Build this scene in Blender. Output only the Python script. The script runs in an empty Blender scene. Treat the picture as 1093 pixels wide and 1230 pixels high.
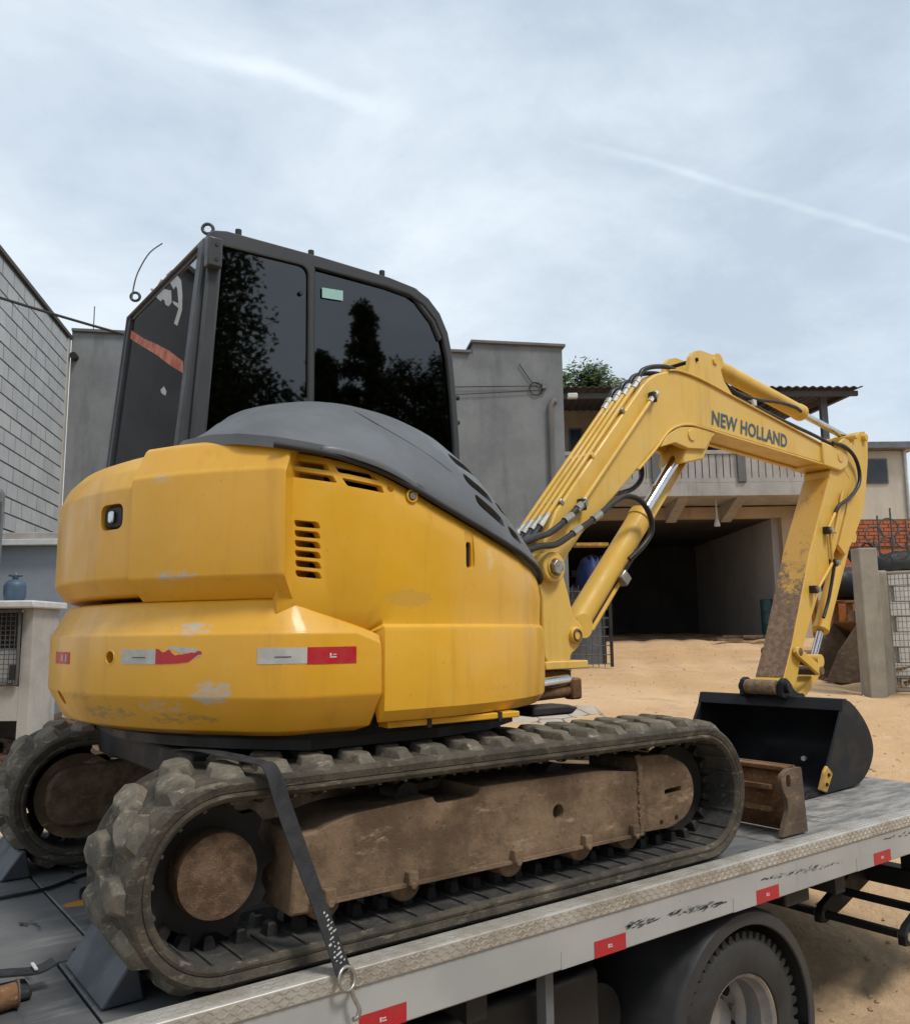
import bpy, bmesh, math, random
from mathutils import Vector, Matrix, noise
random.seed(7)
R_ = math.radians
scene = bpy.context.scene
C = scene.collection

# ------------------------------------------------------------------ camera
CAM = Vector((-1.9308, -3.2288, .9319)); YAW, PIT, ROL, F = .9285, .1431, -.011, 1023.3
PW, PH = 1093, 1230
fw = Vector((math.cos(PIT)*math.cos(YAW), math.cos(PIT)*math.sin(YAW), math.sin(PIT)))
r0 = Vector((math.sin(YAW), -math.cos(YAW), 0)); u0 = r0.cross(fw)
rt = r0*math.cos(ROL)+u0*math.sin(ROL); up = -r0*math.sin(ROL)+u0*math.cos(ROL)
cd = bpy.data.cameras.new('camera'); cam = bpy.data.objects.new('camera', cd); C.objects.link(cam)
cd.sensor_fit = 'HORIZONTAL'; cd.sensor_width = 36; cd.lens = 36*F/PW; cd.clip_start = .05; cd.clip_end = 2000
m = Matrix((rt, up, -fw)).transposed().to_4x4(); m.translation = CAM; cam.matrix_world = m
scene.camera = cam

# ------------------------------------------------------------------ sky, sun, exposure
SUN_EL, SUN_AZ = R_(58), R_(-75)          # direction towards the sun: behind the photographer, high
w = bpy.data.worlds.new('World'); scene.world = w; w.use_nodes = True
nt = w.node_tree; nt.nodes.clear()
def wn(t, **k):
    n = nt.nodes.new(t)
    for a, b in k.items(): setattr(n, a, b)
    return n
def wl(a, b): nt.links.new(a, b)
sky = wn('ShaderNodeTexSky', sky_type='NISHITA', sun_disc=False, sun_elevation=SUN_EL, sun_rotation=R_(90)-SUN_AZ)
tc = wn('ShaderNodeTexCoord')
mp = wn('ShaderNodeMapping'); mp.inputs['Scale'].default_value = (1.1, 1.1, 2.2); mp.inputs['Rotation'].default_value = (0.1, .12, .4); wl(tc.outputs['Generated'], mp.inputs['Vector'])
n1 = wn('ShaderNodeTexNoise'); n1.inputs['Scale'].default_value = 2.1; n1.inputs['Detail'].default_value = 9; n1.inputs['Roughness'].default_value = .62; n1.inputs['Distortion'].default_value = .35; wl(mp.outputs[0], n1.inputs['Vector'])
cr = wn('ShaderNodeValToRGB'); wl(n1.outputs['Fac'], cr.inputs[0])
cr.color_ramp.elements[0].position = .33; cr.color_ramp.elements[0].color = (3.45, 4.05, 4.7, 1)
cr.color_ramp.elements[1].position = .70; cr.color_ramp.elements[1].color = (5.5, 6.0, 6.4, 1)
e = cr.color_ramp.elements.new(.5); e.color = (4.35, 4.95, 5.55, 1)
# how much blue shows through the thin veil
n2 = wn('ShaderNodeTexNoise'); n2.inputs['Scale'].default_value = 1.5; n2.inputs['Detail'].default_value = 7; wl(mp.outputs[0], n2.inputs['Vector'])
mr = wn('ShaderNodeMapRange'); mr.inputs[1].default_value = .38; mr.inputs[2].default_value = .62; mr.inputs[3].default_value = .8; mr.inputs[4].default_value = .98; wl(n2.outputs['Fac'], mr.inputs[0])
mx = wn('ShaderNodeMix', data_type='RGBA'); wl(mr.outputs[0], mx.inputs[0]); wl(sky.outputs[0], mx.inputs[6]); wl(cr.outputs[0], mx.inputs[7])
# two contrails: thin bands along great circles
def pixdir(x, y): return (fw+rt*((x-PW/2)/F)-up*((y-PH/2)/F)).normalized()
col = mx.outputs[2]
def contrail(a, b, width, gain, lo, hi):
    global col
    A, B = pixdir(*a), pixdir(*b); N = A.cross(B).normalized(); T = (B-A).normalized()
    dn = wn('ShaderNodeTexNoise'); dn.inputs['Scale'].default_value = 9; dn.inputs['Detail'].default_value = 6; wl(tc.outputs['Generated'], dn.inputs['Vector'])
    dot = wn('ShaderNodeVectorMath', operation='DOT_PRODUCT'); wl(tc.outputs['Generated'], dot.inputs[0]); dot.inputs[1].default_value = N
    ad = wn('ShaderNodeMath', operation='MULTIPLY_ADD'); wl(dn.outputs['Fac'], ad.inputs[0]); ad.inputs[1].default_value = width*2.5; wl(dot.outputs['Value'], ad.inputs[2])
    sb = wn('ShaderNodeMath', operation='SUBTRACT'); wl(ad.outputs[0], sb.inputs[0]); sb.inputs[1].default_value = width*1.25
    ab = wn('ShaderNodeMath', operation='ABSOLUTE'); wl(sb.outputs[0], ab.inputs[0])
    f1 = wn('ShaderNodeMapRange', interpolation_type='SMOOTHSTEP'); wl(ab.outputs[0], f1.inputs[0]); f1.inputs[1].default_value = 0; f1.inputs[2].default_value = width; f1.inputs[3].default_value = 1; f1.inputs[4].default_value = 0
    dt = wn('ShaderNodeVectorMath', operation='DOT_PRODUCT'); wl(tc.outputs['Generated'], dt.inputs[0]); dt.inputs[1].default_value = T
    g1 = wn('ShaderNodeMapRange', interpolation_type='SMOOTHSTEP'); wl(dt.outputs['Value'], g1.inputs[0])
    a0, b0 = A.dot(T), B.dot(T); g1.inputs[1].default_value = a0-lo; g1.inputs[2].default_value = a0+.1; g1.inputs[3].default_value = 0; g1.inputs[4].default_value = 1
    g2 = wn('ShaderNodeMapRange', interpolation_type='SMOOTHSTEP'); wl(dt.outputs['Value'], g2.inputs[0]); g2.inputs[1].default_value = b0-.05; g2.inputs[2].default_value = b0+hi; g2.inputs[3].default_value = 1; g2.inputs[4].default_value = 0
    m1 = wn('ShaderNodeMath', operation='MULTIPLY'); wl(f1.outputs[0], m1.inputs[0]); wl(g1.outputs[0], m1.inputs[1])
    m2 = wn('ShaderNodeMath', operation='MULTIPLY'); wl(m1.outputs[0], m2.inputs[0]); wl(g2.outputs[0], m2.inputs[1])
    n3 = wn('ShaderNodeMapRange'); wl(n1.outputs['Fac'], n3.inputs[0]); n3.inputs[1].default_value = .3; n3.inputs[2].default_value = .6; n3.inputs[3].default_value = .35; n3.inputs[4].default_value = 1
    m3 = wn('ShaderNodeMath', operation='MULTIPLY'); wl(m2.outputs[0], m3.inputs[0]); wl(n3.outputs[0], m3.inputs[1])
    m4 = wn('ShaderNodeMath', operation='MULTIPLY'); wl(m3.outputs[0], m4.inputs[0]); m4.inputs[1].default_value = gain
    mm = wn('ShaderNodeMix', data_type='RGBA'); wl(m4.outputs[0], mm.inputs[0]); wl(col, mm.inputs[6]); mm.inputs[7].default_value = (7.2, 7.7, 8.1, 1)
    col = mm.outputs[2]
contrail((190, 52), (450, 124), .015, .28, .05, .06)
contrail((690, 168), (1085, 285), .006, .26, .06, .4)
bg = wn('ShaderNodeBackground'); bg.inputs[1].default_value = .1; wl(col, bg.inputs[0])
wo = wn('ShaderNodeOutputWorld'); wl(bg.outputs[0], wo.inputs[0])
sl = bpy.data.lights.new('sun', 'SUN'); sl.energy = 1.5; sl.angle = R_(14); sl.color = (1, .955, .89)
so = bpy.data.objects.new('sun', sl); C.objects.link(so)
sd = Vector((math.cos(SUN_EL)*math.cos(SUN_AZ), math.cos(SUN_EL)*math.sin(SUN_AZ), math.sin(SUN_EL)))
so.rotation_euler = sd.to_track_quat('Z', 'Y').to_euler(); so.location = (0, 0, 40)
vs = scene.view_settings; vs.view_transform = 'Standard'; vs.look = 'None'; vs.exposure = .74; vs.gamma = 1; vs.use_curve_mapping = False

# ------------------------------------------------------------------ pixel -> place helpers
def ray(x, y): return fw+rt*((x-PW/2)/F)-up*((y-PH/2)/F)
def onp(x, y, axis, val):
    d = ray(x, y); return CAM+d*((val-CAM[axis])/d[axis])
e1 = r0.copy(); e2 = Vector((math.cos(YAW), math.sin(YAW), 0))
def Lw(l, d, z): return Vector((CAM.x, CAM.y, 0))+e1*l+e2*d+Vector((0, 0, z))   # place frame: right, forward, up
def Gp(x, y, d):
    v = ray(x, y); v = v*(d/v.dot(e2)); return v.dot(e1), v.z+CAM.z
# boom plane
PHI = R_(3); SW = Vector((.95, -.04, 0)); be = Vector((math.cos(PHI), math.sin(PHI), 0)); bn = Vector((-math.sin(PHI), math.cos(PHI), 0))
def Bw(x, z, off=0): return SW+be*x+bn*off+Vector((0, 0, z))
def Bp(x, y, off=-.11):
    d = ray(x, y); P = CAM+d*((SW+bn*off-CAM).dot(bn)/d.dot(bn)); return ((P-SW).dot(be), P.z)

# ------------------------------------------------------------------ materials
MATS = {}
class NB:
    def __init__(s, name):
        s.m = bpy.data.materials.new(name); s.m.use_nodes = True; s.t = s.m.node_tree; s.b = s.t.nodes['Principled BSDF']
        s.tc = s.n('ShaderNodeTexCoord'); s.geo = s.n('ShaderNodeNewGeometry'); MATS[name] = s.m
        s.obj = s.tc.outputs['Object']; s.pos = s.geo.outputs['Position']
    def n(s, t, **k):
        q = s.t.nodes.new(t)
        for a, b in k.items(): setattr(q, a, b)
        return q
    def l(s, a, b): s.t.links.new(a, b)
    def setv(s, sock, v):
        if hasattr(v, 'is_linked') or hasattr(v, 'links'): s.l(v, sock)
        else: sock.default_value = v
    def noise(s, scale, detail=5, rough=.6, vec=None, dist=0, stretch=None):
        q = s.n('ShaderNodeTexNoise'); q.inputs['Scale'].default_value = scale; q.inputs['Detail'].default_value = detail; q.inputs['Roughness'].default_value = rough; q.inputs['Distortion'].default_value = dist
        v = vec or s.pos
        if stretch:
            mpp = s.n('ShaderNodeMapping'); mpp.inputs['Scale'].default_value = stretch; s.l(v, mpp.inputs[0]); v = mpp.outputs[0]
        s.l(v, q.inputs['Vector']); return q.outputs['Fac']
    def ramp(s, v, lo, hi, a=0., b=1., smooth=True):
        q = s.n('ShaderNodeMapRange', interpolation_type='SMOOTHSTEP' if smooth else 'LINEAR'); s.l(v, q.inputs[0])
        q.inputs[1].default_value = lo; q.inputs[2].default_value = hi; q.inputs[3].default_value = a; q.inputs[4].default_value = b; return q.outputs[0]
    def math(s, op, a, b=0., c=0.):
        q = s.n('ShaderNodeMath', operation=op)
        for i, v in enumerate((a, b, c)): s.setv(q.inputs[i], v)
        return q.outputs[0]
    def mix(s, f, a, b):
        q = s.n('ShaderNodeMix', data_type='RGBA'); s.setv(q.inputs[0], f)
        for i, v in ((6, a), (7, b)): s.setv(q.inputs[i], (*v, 1) if isinstance(v, tuple) and len(v) == 3 else v)
        return q.outputs[2]
    def spot(s, p, r, rot=None):      # soft ellipsoid round a point in world space (wear with a shape of its own)
        q = s.n('ShaderNodeVectorMath', operation='SUBTRACT'); s.l(s.pos, q.inputs[0]); q.inputs[1].default_value = p
        d = s.n('ShaderNodeVectorMath', operation='DIVIDE'); s.l(q.outputs[0], d.inputs[0]); d.inputs[1].default_value = r
        k = s.n('ShaderNodeVectorMath', operation='LENGTH'); s.l(d.outputs[0], k.inputs[0]); return s.ramp(k.outputs['Value'], .3, 1., 1., 0.)
    def upness(s):
        q = s.n('ShaderNodeSeparateXYZ'); s.l(s.geo.outputs['Normal'], q.inputs[0]); return q.outputs['Z']
    def bump(s, h, strength=.3, dist=.01):
        q = s.n('ShaderNodeBump'); q.inputs['Strength'].default_value = strength; q.inputs['Distance'].default_value = dist; s.l(h, q.inputs['Height']); s.l(q.outputs[0], s.b.inputs['Normal'])
    def out(s, col, rough=.5, metal=0., spec=.5, coat=0.):
        s.setv(s.b.inputs['Base Color'], (*col, 1) if isinstance(col, tuple) and len(col) == 3 else col)
        s.setv(s.b.inputs['Roughness'], rough); s.setv(s.b.inputs['Metallic'], metal); s.b.inputs['Specular IOR Level'].default_value = spec
        s.b.inputs['Coat Weight'].default_value = coat; s.b.inputs['Coat Roughness'].default_value = .12
        return s.m
def simple(name, a, b=None, scale=6., rough=.6, metal=0., bump=.15, bscale=None, spec=.4, rvar=.12, dist=.004):
    q = NB(name); b = b or tuple(x*.7 for x in a); f = q.ramp(q.noise(scale), .35, .65)
    fine = q.noise(bscale or scale*8, 4)
    c = q.mix(f, a, b); c = q.mix(q.ramp(fine, .5, .8, 0, .35), c, tuple(x*.65 for x in a))
    q.bump(fine, bump, dist); return q.out(c, q.ramp(f, 0, 1, max(.02, rough-rvar), min(1, rough+rvar)), metal, spec)

def yellow(name, base, dusty, scratches=(), streaks=True, coat=.18, rough=.38):
    q = NB(name)
    big = q.noise(1.6, 4); c = q.mix(q.ramp(big, .3, .7, 0, .5), base, tuple(x*.86 for x in base))
    c = q.mix(q.ramp(q.noise(4.5, 9, .75), .47, .74, 0, .4), c, dusty)                     # sun-bleached, dusty haze
    c = q.mix(q.ramp(q.noise(7, 6, .7, stretch=(1, 1, .12)), .50, .74, 0, .42), c, (base[0]*.55, base[1]*.5, base[2]*.5+.008))   # run-down grime
    fine = q.noise(60, 6, .75); c = q.mix(q.ramp(fine, .63, .73, 0, .6), c, (.16, .11, .06))
    scr = q.noise(9, 7, .75, stretch=(1, 1, 7)); fsc = q.ramp(scr, .66, .72, 0, .55); c = q.mix(fsc, c, (.5, .42, .28))
    for (p, r, cc, lo) in scratches:
        sp = q.spot(p, r); nz = q.noise(24, 10, .8, stretch=(1, 1, 2.6)); k = q.ramp(q.math('MULTIPLY_ADD', sp, .42, nz), lo+.06, lo+.2, 0, .85)
        k = q.math('MULTIPLY', k, q.ramp(sp, .02, .2)); c = q.mix(k, c, cc)
    q.bump(q.math('ADD', q.noise(3.5, 3), q.math('MULTIPLY', q.noise(70, 4), .08)), .12, .02)
    return q.out(c, q.ramp(q.noise(5, 6), .3, .7, rough-.08, rough+.2), 0, .5, coat)
YB = (.69, .355, .020); YD = (.70, .43, .08)
GRY = (.42, .43, .41); BRN = (.3, .2, .08)
yellow('yellow_weight', YB, YD, [
    ((-1.05, -.64, 1.12), (.16, .16, .035), GRY, .78), ((-1.03, -.70, .955), (.16, .15, .05), GRY, .8), ((-1.08, -.58, 1.42), (.1, .1, .03), GRY, .82),
    ((-.99, -.76, .77), (.14, .14, .07), GRY, .76), ((-1.1, -.6, .73), (.25, .2, .05), GRY, .84), ((-1.18, -.35, .70), (.2, .3, .05), BRN, .78),
    ((-1.05, -.66, .69), (.3, .3, .04), BRN, .8), ((-1.2, -.2, .75), (.15, .25, .04), BRN, .85)])
yellow('yellow_panel', (.71, .375, .020), YD, [
    ((-.40, -.95, 1.05), (.16, .1, .05), (.58, .33, .05), .62), ((-.02, -.93, 1.2), (.05, .1, .16), (.66, .44, .15), .7), ((.1, -.9, .75), (.4, .2, .12), BRN, .9)])
yellow('yellow_boom', (.73, .46, .085), (.72, .52, .19), rough=.45, coat=.1)
yellow('yellow_arm', (.69, .42, .06), (.70, .49, .17), rough=.5, coat=.05)
q = NB('arm_worn')          # arm underside: paint worn down to brown steel towards the tip
pz = q.n('ShaderNodeSeparateXYZ'); q.l(q.pos, pz.inputs[0]); zz = q.math('MULTIPLY_ADD', q.noise(7, 10, .8), 1.7, pz.outputs['Z'])
k = q.ramp(zz, 2.08, 2.22, 1, 0); c = q.mix(q.ramp(q.noise(30, 6, .7), .4, .65), (.15, .09, .05), (.27, .17, .10)); c = q.mix(q.ramp(q.noise(50, 4), .68, .72), c, (.5, .45, .38))
c = q.mix(k, q.mix(q.ramp(q.noise(12, 6, .7), .55, .7), (.58, .32, .055), (.4, .2, .05)), c); q.bump(q.noise(50, 6), .3, .004); q.out(c, q.ramp(k, 0, 1, .45, .7), 0)
simple('dark_plastic', (.125, .13, .136), (.10, .105, .112), 3, .5, bump=.1, bscale=180, dist=.001)
simple('cab_frame', (.055, .057, .06), (.04, .042, .046), 4, .42, bscale=120, bump=.06)
simple('black_steel', (.012, .013, .015), (.018, .019, .021), 5, .58, bscale=40, bump=.1, spec=.25)
simple('black_rubber', (.018, .018, .018), (.03, .029, .027), 9, .62, bscale=60, bump=.2)
simple('opening_shade', (.008, .008, .008), (.012, .011, .01), 5, .9)  # near-black, shade inside openings put into the colour
simple('hose_rubber', (.012, .012, .013), (.02, .02, .02), 12, .45, bscale=90)
simple('chrome', (.62, .63, .64), (.5, .5, .5), 8, .14, 1., bscale=60, bump=.03, rvar=.05)
simple('zinc', (.42, .41, .38), (.28, .26, .22), 20, .4, .8, bscale=80)
def mud(name, a, b, cc, sc=6, lim=.55, bs=.7):
    q = NB(name); f = q.noise(sc, 9, .7); c = q.mix(q.ramp(f, .38, .64), a, b); c = q.mix(q.ramp(q.noise(sc*3.2, 8, .75, stretch=(.5, 1, 1.6)), lim, lim+.12), c, cc)
    c = q.mix(q.ramp(q.noise(sc*12, 5, .7), .62, .7, 0, .8), c, tuple(x*.4 for x in a))
    h = q.math('ADD', q.math('MULTIPLY', f, .6), q.math('MULTIPLY', q.noise(sc*9, 6, .7), .4)); q.bump(h, bs, .018); return q.out(c, .88, 0, .25)
mud('muddy_steel', (.10, .066, .040), (.22, .150, .094), (.30, .215, .14), 4, .56)
mud('rusty_hub', (.095, .058, .036), (.18, .118, .075), (.28, .20, .135), 18, .58)
mud('dusty_rubber', (.045, .039, .031), (.095, .08, .06), (.17, .142, .104), 7, .53)
mud('lug_rubber', (.085, .074, .057), (.165, .143, .108), (.27, .232, .175), 8, .54, .4)
mud('inner_rubber', (.035, .034, .032), (.07, .066, .06), (.115, .105, .092), 8, .56)
mud('rusty_steel', (.14, .065, .03), (.22, .12, .06), (.32, .20, .12), 9)
mud('brown_scrap', (.10, .07, .05), (.17, .12, .08), (.26, .18, .12), 4)
# glass: dark tinted, reflects
q = NB('tinted_glass'); q.t.nodes.remove(q.b); fr = q.n('ShaderNodeFresnel'); fr.inputs[0].default_value = 1.52
tr = q.n('ShaderNodeBsdfTransparent'); tr.inputs[0].default_value = (.035, .038, .042, 1); gl = q.n('ShaderNodeBsdfGlossy'); gl.inputs['Roughness'].default_value = .022; gl.inputs[0].default_value = (.95, .97, 1, 1)
ms = q.n('ShaderNodeMixShader'); q.l(q.math('MINIMUM', q.math('MULTIPLY', fr.outputs[0], 1.75), 1.), ms.inputs[0]); q.l(tr.outputs[0], ms.inputs[1]); q.l(gl.outputs[0], ms.inputs[2]); q.l(ms.outputs[0], q.t.nodes['Material Output'].inputs[0])
bn_ = q.n('ShaderNodeBump'); bn_.inputs['Strength'].default_value = .02; bn_.inputs['Distance'].default_value = .02; q.l(q.noise(2.2, 2), bn_.inputs['Height']); q.l(bn_.outputs[0], gl.inputs['Normal'])
q = NB('deck_steel')       # worn steel deck: dark, scuffed, oily patches, dust
base = q.mix(q.ramp(q.noise(1.7, 6), .35, .65), (.075, .077, .08), (.135, .135, .132)); base = q.mix(q.ramp(q.noise(6, 9, .75, stretch=(.35, 2.2, 1)), .5, .68, 0, .85), base, (.19, .185, .175))
oil = q.ramp(q.noise(2.6, 6, .6, stretch=(2.2, .8, 1), dist=.6), .56, .64); base = q.mix(oil, base, (.022, .023, .025))
base = q.mix(q.ramp(q.noise(42, 6, .8, stretch=(.4, 1.6, 1)), .6, .72, 0, .8), base, (.27, .25, .22))
pz = q.n('ShaderNodeSeparateXYZ'); q.l(q.pos, pz.inputs[0]); fr_ = q.math('MULTIPLY_ADD', q.noise(3, 5), .8, pz.outputs['X'])
base = q.mix(q.ramp(fr_, 1.6, 2.6, 0, .75), base, q.mix(q.ramp(q.noise(8, 8, .75, stretch=(.4, 2, 1)), .4, .62), (.16, .155, .145), (.42, .39, .35)))   # paler, streaky front half
base = q.mix(q.ramp(q.spot((-1.085, .14, 0), (.10, .055, .1)), .25, .7, 0, .9), base, (.55, .22, .01))
q.bump(q.noise(30, 6, .7), .25, .006); q.out(base, q.ramp(oil, 0, 1, .55, .2), 0, .5)
q = NB('truck_grey'); f = q.noise(2, 6); c = q.mix(q.ramp(f, .35, .65), (.33, .335, .33), (.40, .40, .39)); c = q.mix(q.ramp(q.noise(9, 8, .7, stretch=(1, 1, .2)), .55, .75, 0, .5), c, (.25, .24, .21)); c = q.mix(q.ramp(q.noise(70, 4), .7, .75, 0, .6), c, (.06, .055, .05))
q.bump(q.noise(25, 4), .06, .004); q.out(c, .38, .0, .5, .1)
q = NB('tread_plate'); c = q.mix(q.ramp(q.noise(5, 8, .7), .4, .65), (.46, .44, .40), (.30, .265, .215)); q.bump(q.noise(60, 4), .1, .003); q.out(c, .42, .3)
simple('tread_bar', (.55, .52, .47), (.36, .32, .27), 12, .38, .35, bscale=90, bump=.05)
simple('chassis_black', (.014, .014, .015), (.028, .026, .024), 5, .6)
simple('tyre_rubber', (.022, .022, .022), (.04, .038, .035), 6, .75, bscale=50)
simple('rim_steel', (.34, .34, .35), (.22, .22, .22), 5, .38, .5)
simple('mudguard_plastic', (.025, .026, .028), (.04, .04, .041), 4, .5)
simple('chock_rubber', (.045, .05, .058), (.06, .065, .072), 6, .55, bscale=70)
simple('webbing', (.015, .016, .019), (.03, .031, .034), 30, .7, bscale=200, bump=.4)
simple('red_tape', (.45, .02, .03), (.40, .03, .035), 20, .35)
simple('white_tape', (.46, .46, .43), (.38, .38, .36), 20, .4)
simple('white_mark', (.6, .6, .57), (.5, .5, .48), 30, .6)
simple('sticker_white', (.42, .43, .43), (.36, .37, .37), 9, .5)
simple('sticker_mint', (.32, .55, .50), (.3, .5, .46), 9, .5)
simple('orange_vinyl', (.48, .12, .035), (.30, .06, .02), 16, .45)
simple('letter_blue', (.045, .075, .09), (.07, .10, .11), 22, .5)
simple('letter_pale', (.62, .60, .40), (.66, .52, .22), 18, .5)
simple('cutter_yellow', (.58, .33, .05), (.3, .17, .05), 14, .6)
simple('scuff_black', (.07, .065, .058), (.06, .055, .05), 60, .9)
def render_wall(name, a, b, streak, sc=1.2):
    q = NB(name); c = q.mix(q.ramp(q.noise(sc, 8, .65), .33, .67), a, b); c = q.mix(q.ramp(q.noise(sc*3, 7, .65, stretch=(1, 1, .15)), .5, .72, 0, .6), c, streak)
    c = q.mix(q.ramp(q.noise(sc*9, 6, .7), .58, .75, 0, .35), c, tuple(x*1.25 for x in a)); q.bump(q.noise(35, 6, .7), .3, .01); return q.out(c, .9, 0, .2)
render_wall('grey_render', (.215, .225, .228), (.15, .158, .163), (.10, .106, .11), .9)
render_wall('ledge_wall', (.30, .335, .37), (.25, .28, .31), (.37, .40, .425), 1.2)
render_wall('pale_concrete', (.43, .41, .375), (.33, .31, .285), (.21, .20, .18), 1.5)
render_wall('dark_concrete', (.16, .155, .15), (.12, .117, .113), (.09, .088, .085), 1.5)
render_wall('beige_wall', (.50, .40, .29), (.42, .335, .24), (.31, .245, .175), .8)
render_wall('cream_wall', (.58, .52, .43), (.50, .45, .37), (.44, .38, .30), .8)
render_wall('garage_plaster_lit', (.48, .47, .46), (.40, .39, .38), (.30, .295, .29), .6)  # right garage wall, daylight on it put into the paler colour
render_wall('garage_shade', (.09, .087, .083), (.06, .058, .056), (.04, .039, .038), .6)  # rest of the garage, inside shade put into the colour
render_wall('block_face', (.40, .43, .45), (.35, .375, .395), (.31, .33, .345), 3)
render_wall('block_face_pale', (.43, .46, .475), (.38, .405, .42), (.33, .35, .36), 3)
render_wall('mortar', (.085, .092, .10), (.07, .076, .082), (.06, .065, .07), 2)
render_wall('brick_red', (.42, .14, .07), (.34, .11, .06), (.25, .10, .06), 2)
render_wall('gate_concrete', (.36, .33, .27), (.28, .255, .21), (.19, .17, .135), 3)
simple('roof_sheet', (.05, .047, .045), (.075, .068, .06), 3, .8)
simple('window_dark', (.03, .036, .045), (.04, .045, .055), 3, .12)
simple('frame_grey', (.14, .15, .16), (.1, .11, .12), 5, .5)
simple('orange_machine', (.52, .16, .03), (.40, .12, .03), 3, .5)
simple('teal_drum', (.03, .09, .10), (.02, .06, .07), 4, .5)
simple('blue_tarp', (.018, .035, .13), (.012, .02, .07), 7, .5)
simple('gas_blue', (.07, .11, .17), (.05, .08, .12), 8, .45)
simple('wire_dark', (.10, .095, .09), (.07, .065, .06), 20, .6)
simple('cable_black', (.012, .012, .012), (.02, .02, .02), 20, .6)
simple('white_paint', (.6, .6, .58), (.5, .5, .48), 8, .4)
simple('bark', (.07, .05, .035), (.05, .036, .025), 10, .9, bscale=30, bump=.6, dist=.02)
def leafmat(name, a, b):
    q = NB(name); oi = q.n('ShaderNodeNewGeometry'); c = q.mix(oi.outputs['Random Per Island'], a, b); q.out(c, .6, 0, .3); return q.m
leafmat('leaf_dark', (.028, .05, .014), (.055, .085, .022)); leafmat('leaf_mid', (.04, .075, .02), (.09, .12, .035))
q = NB('dirt_ground')
c = q.mix(q.ramp(q.noise(.35, 7, .6), .35, .65), (.55, .345, .175), (.64, .435, .25)); c = q.mix(q.ramp(q.noise(1.6, 8, .7, stretch=(1, 1, 1), dist=.5), .5, .72, 0, .8), c, (.43, .285, .165)); c = q.mix(q.ramp(q.noise(5, 8, .75), .55, .7, 0, .6), c, (.68, .52, .36))
c = q.mix(q.ramp(q.noise(26, 6, .7), .6, .72, 0, .8), c, (.24, .15, .08)); c = q.mix(q.ramp(q.noise(55, 4, .7), .68, .72, 0, .7), c, (.7, .58, .42))
h = q.math('ADD', q.math('MULTIPLY', q.noise(3, 8, .65), .7), q.math('MULTIPLY', q.noise(22, 7, .7), .3)); q.bump(h, .8, .08)
pd = q.n('ShaderNodeVectorMath', operation='DOT_PRODUCT'); q.l(q.pos, pd.inputs[0]); pd.inputs[1].default_value = e2
nn = q.math('MULTIPLY_ADD', q.noise(1.2, 6), 1.6, pd.outputs['Value']); c = q.mix(q.ramp(nn, 2.2, 3.6, 1, 0), c, q.mix(q.ramp(q.noise(9, 8, .7), .4, .65), (.46, .32, .195), (.55, .39, .24)))   # browner strip by the road
q.out(c, .95, 0, .15)
q = NB('cracked_concrete'); vo = q.n('ShaderNodeTexVoronoi', feature='DISTANCE_TO_EDGE'); vo.inputs['Scale'].default_value = 2.3; q.l(q.pos, vo.inputs['Vector'])
c = q.mix(q.ramp(q.noise(3, 8, .7), .4, .65), (.44, .38, .31), (.36, .31, .25)); c = q.mix(q.ramp(vo.outputs['Distance'], .0, .035, 1, 0), c, (.12, .09, .06)); q.bump(vo.outputs['Distance'], .6, .02); q.out(c, .9, 0, .2)

# ------------------------------------------------------------------ mesh helpers
def mesh_of(name, verts, faces):
    me = bpy.data.meshes.new(name); me.from_pydata([tuple(v) for v in verts], [], faces); me.validate(); me.update(); return me
def finish(name, me, mat, parent=None, smooth=None, bevel=0, seg=2):
    ms = mat if isinstance(mat, (list, tuple)) else [mat]
    if not me.materials:
        for x in ms: me.materials.append(MATS[x])
    o = bpy.data.objects.new(name, me); C.objects.link(o)
    bmm = bmesh.new(); bmm.from_mesh(me); bmesh.ops.recalc_face_normals(bmm, faces=bmm.faces); bmm.to_mesh(me); bmm.free()
    if parent is not None:
        rootl = parent.get('_loc', None); base = Vector(rootl) if rootl else Vector((0, 0, 0))
        me.transform(Matrix.Translation(-base)); o.parent = parent; o['_loc'] = tuple(base)
    else:
        co = [v.co for v in me.vertices]
        if co:
            mn = Vector((min(v.x for v in co), min(v.y for v in co), min(v.z for v in co))); mxx = Vector((max(v.x for v in co), max(v.y for v in co), max(v.z for v in co)))
            base = Vector(((mn.x+mxx.x)/2, (mn.y+mxx.y)/2, mn.z)); me.transform(Matrix.Translation(-base)); o.location = base; o['_loc'] = tuple(base)
    if smooth is not None:
        me.polygons.foreach_set('use_smooth', [True]*len(me.polygons))
        try: me.set_sharp_from_angle(angle=R_(smooth))
        except Exception: pass
    if bevel:
        b = o.modifiers.new('bevel', 'BEVEL'); b.width = bevel; b.segments = seg; b.limit_method = 'ANGLE'; b.angle_limit = R_(32); b.harden_normals = False
        if smooth is None:
            me.polygons.foreach_set('use_smooth', [True]*len(me.polygons)); me.set_sharp_from_angle(angle=R_(40))
    return o
def tag(o, label, cat=None, group=None, kind=None):
    if label: o['label'] = label
    if cat: o['category'] = cat
    if group: o['group'] = group
    if kind: o['kind'] = kind
    return o
def thing(name, loc, label, cat, group=None):
    o = bpy.data.objects.new(name, None); C.objects.link(o); o.location = loc; o['_loc'] = tuple(loc); o.empty_display_size = .1
    return tag(o, label, cat, group)
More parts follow.
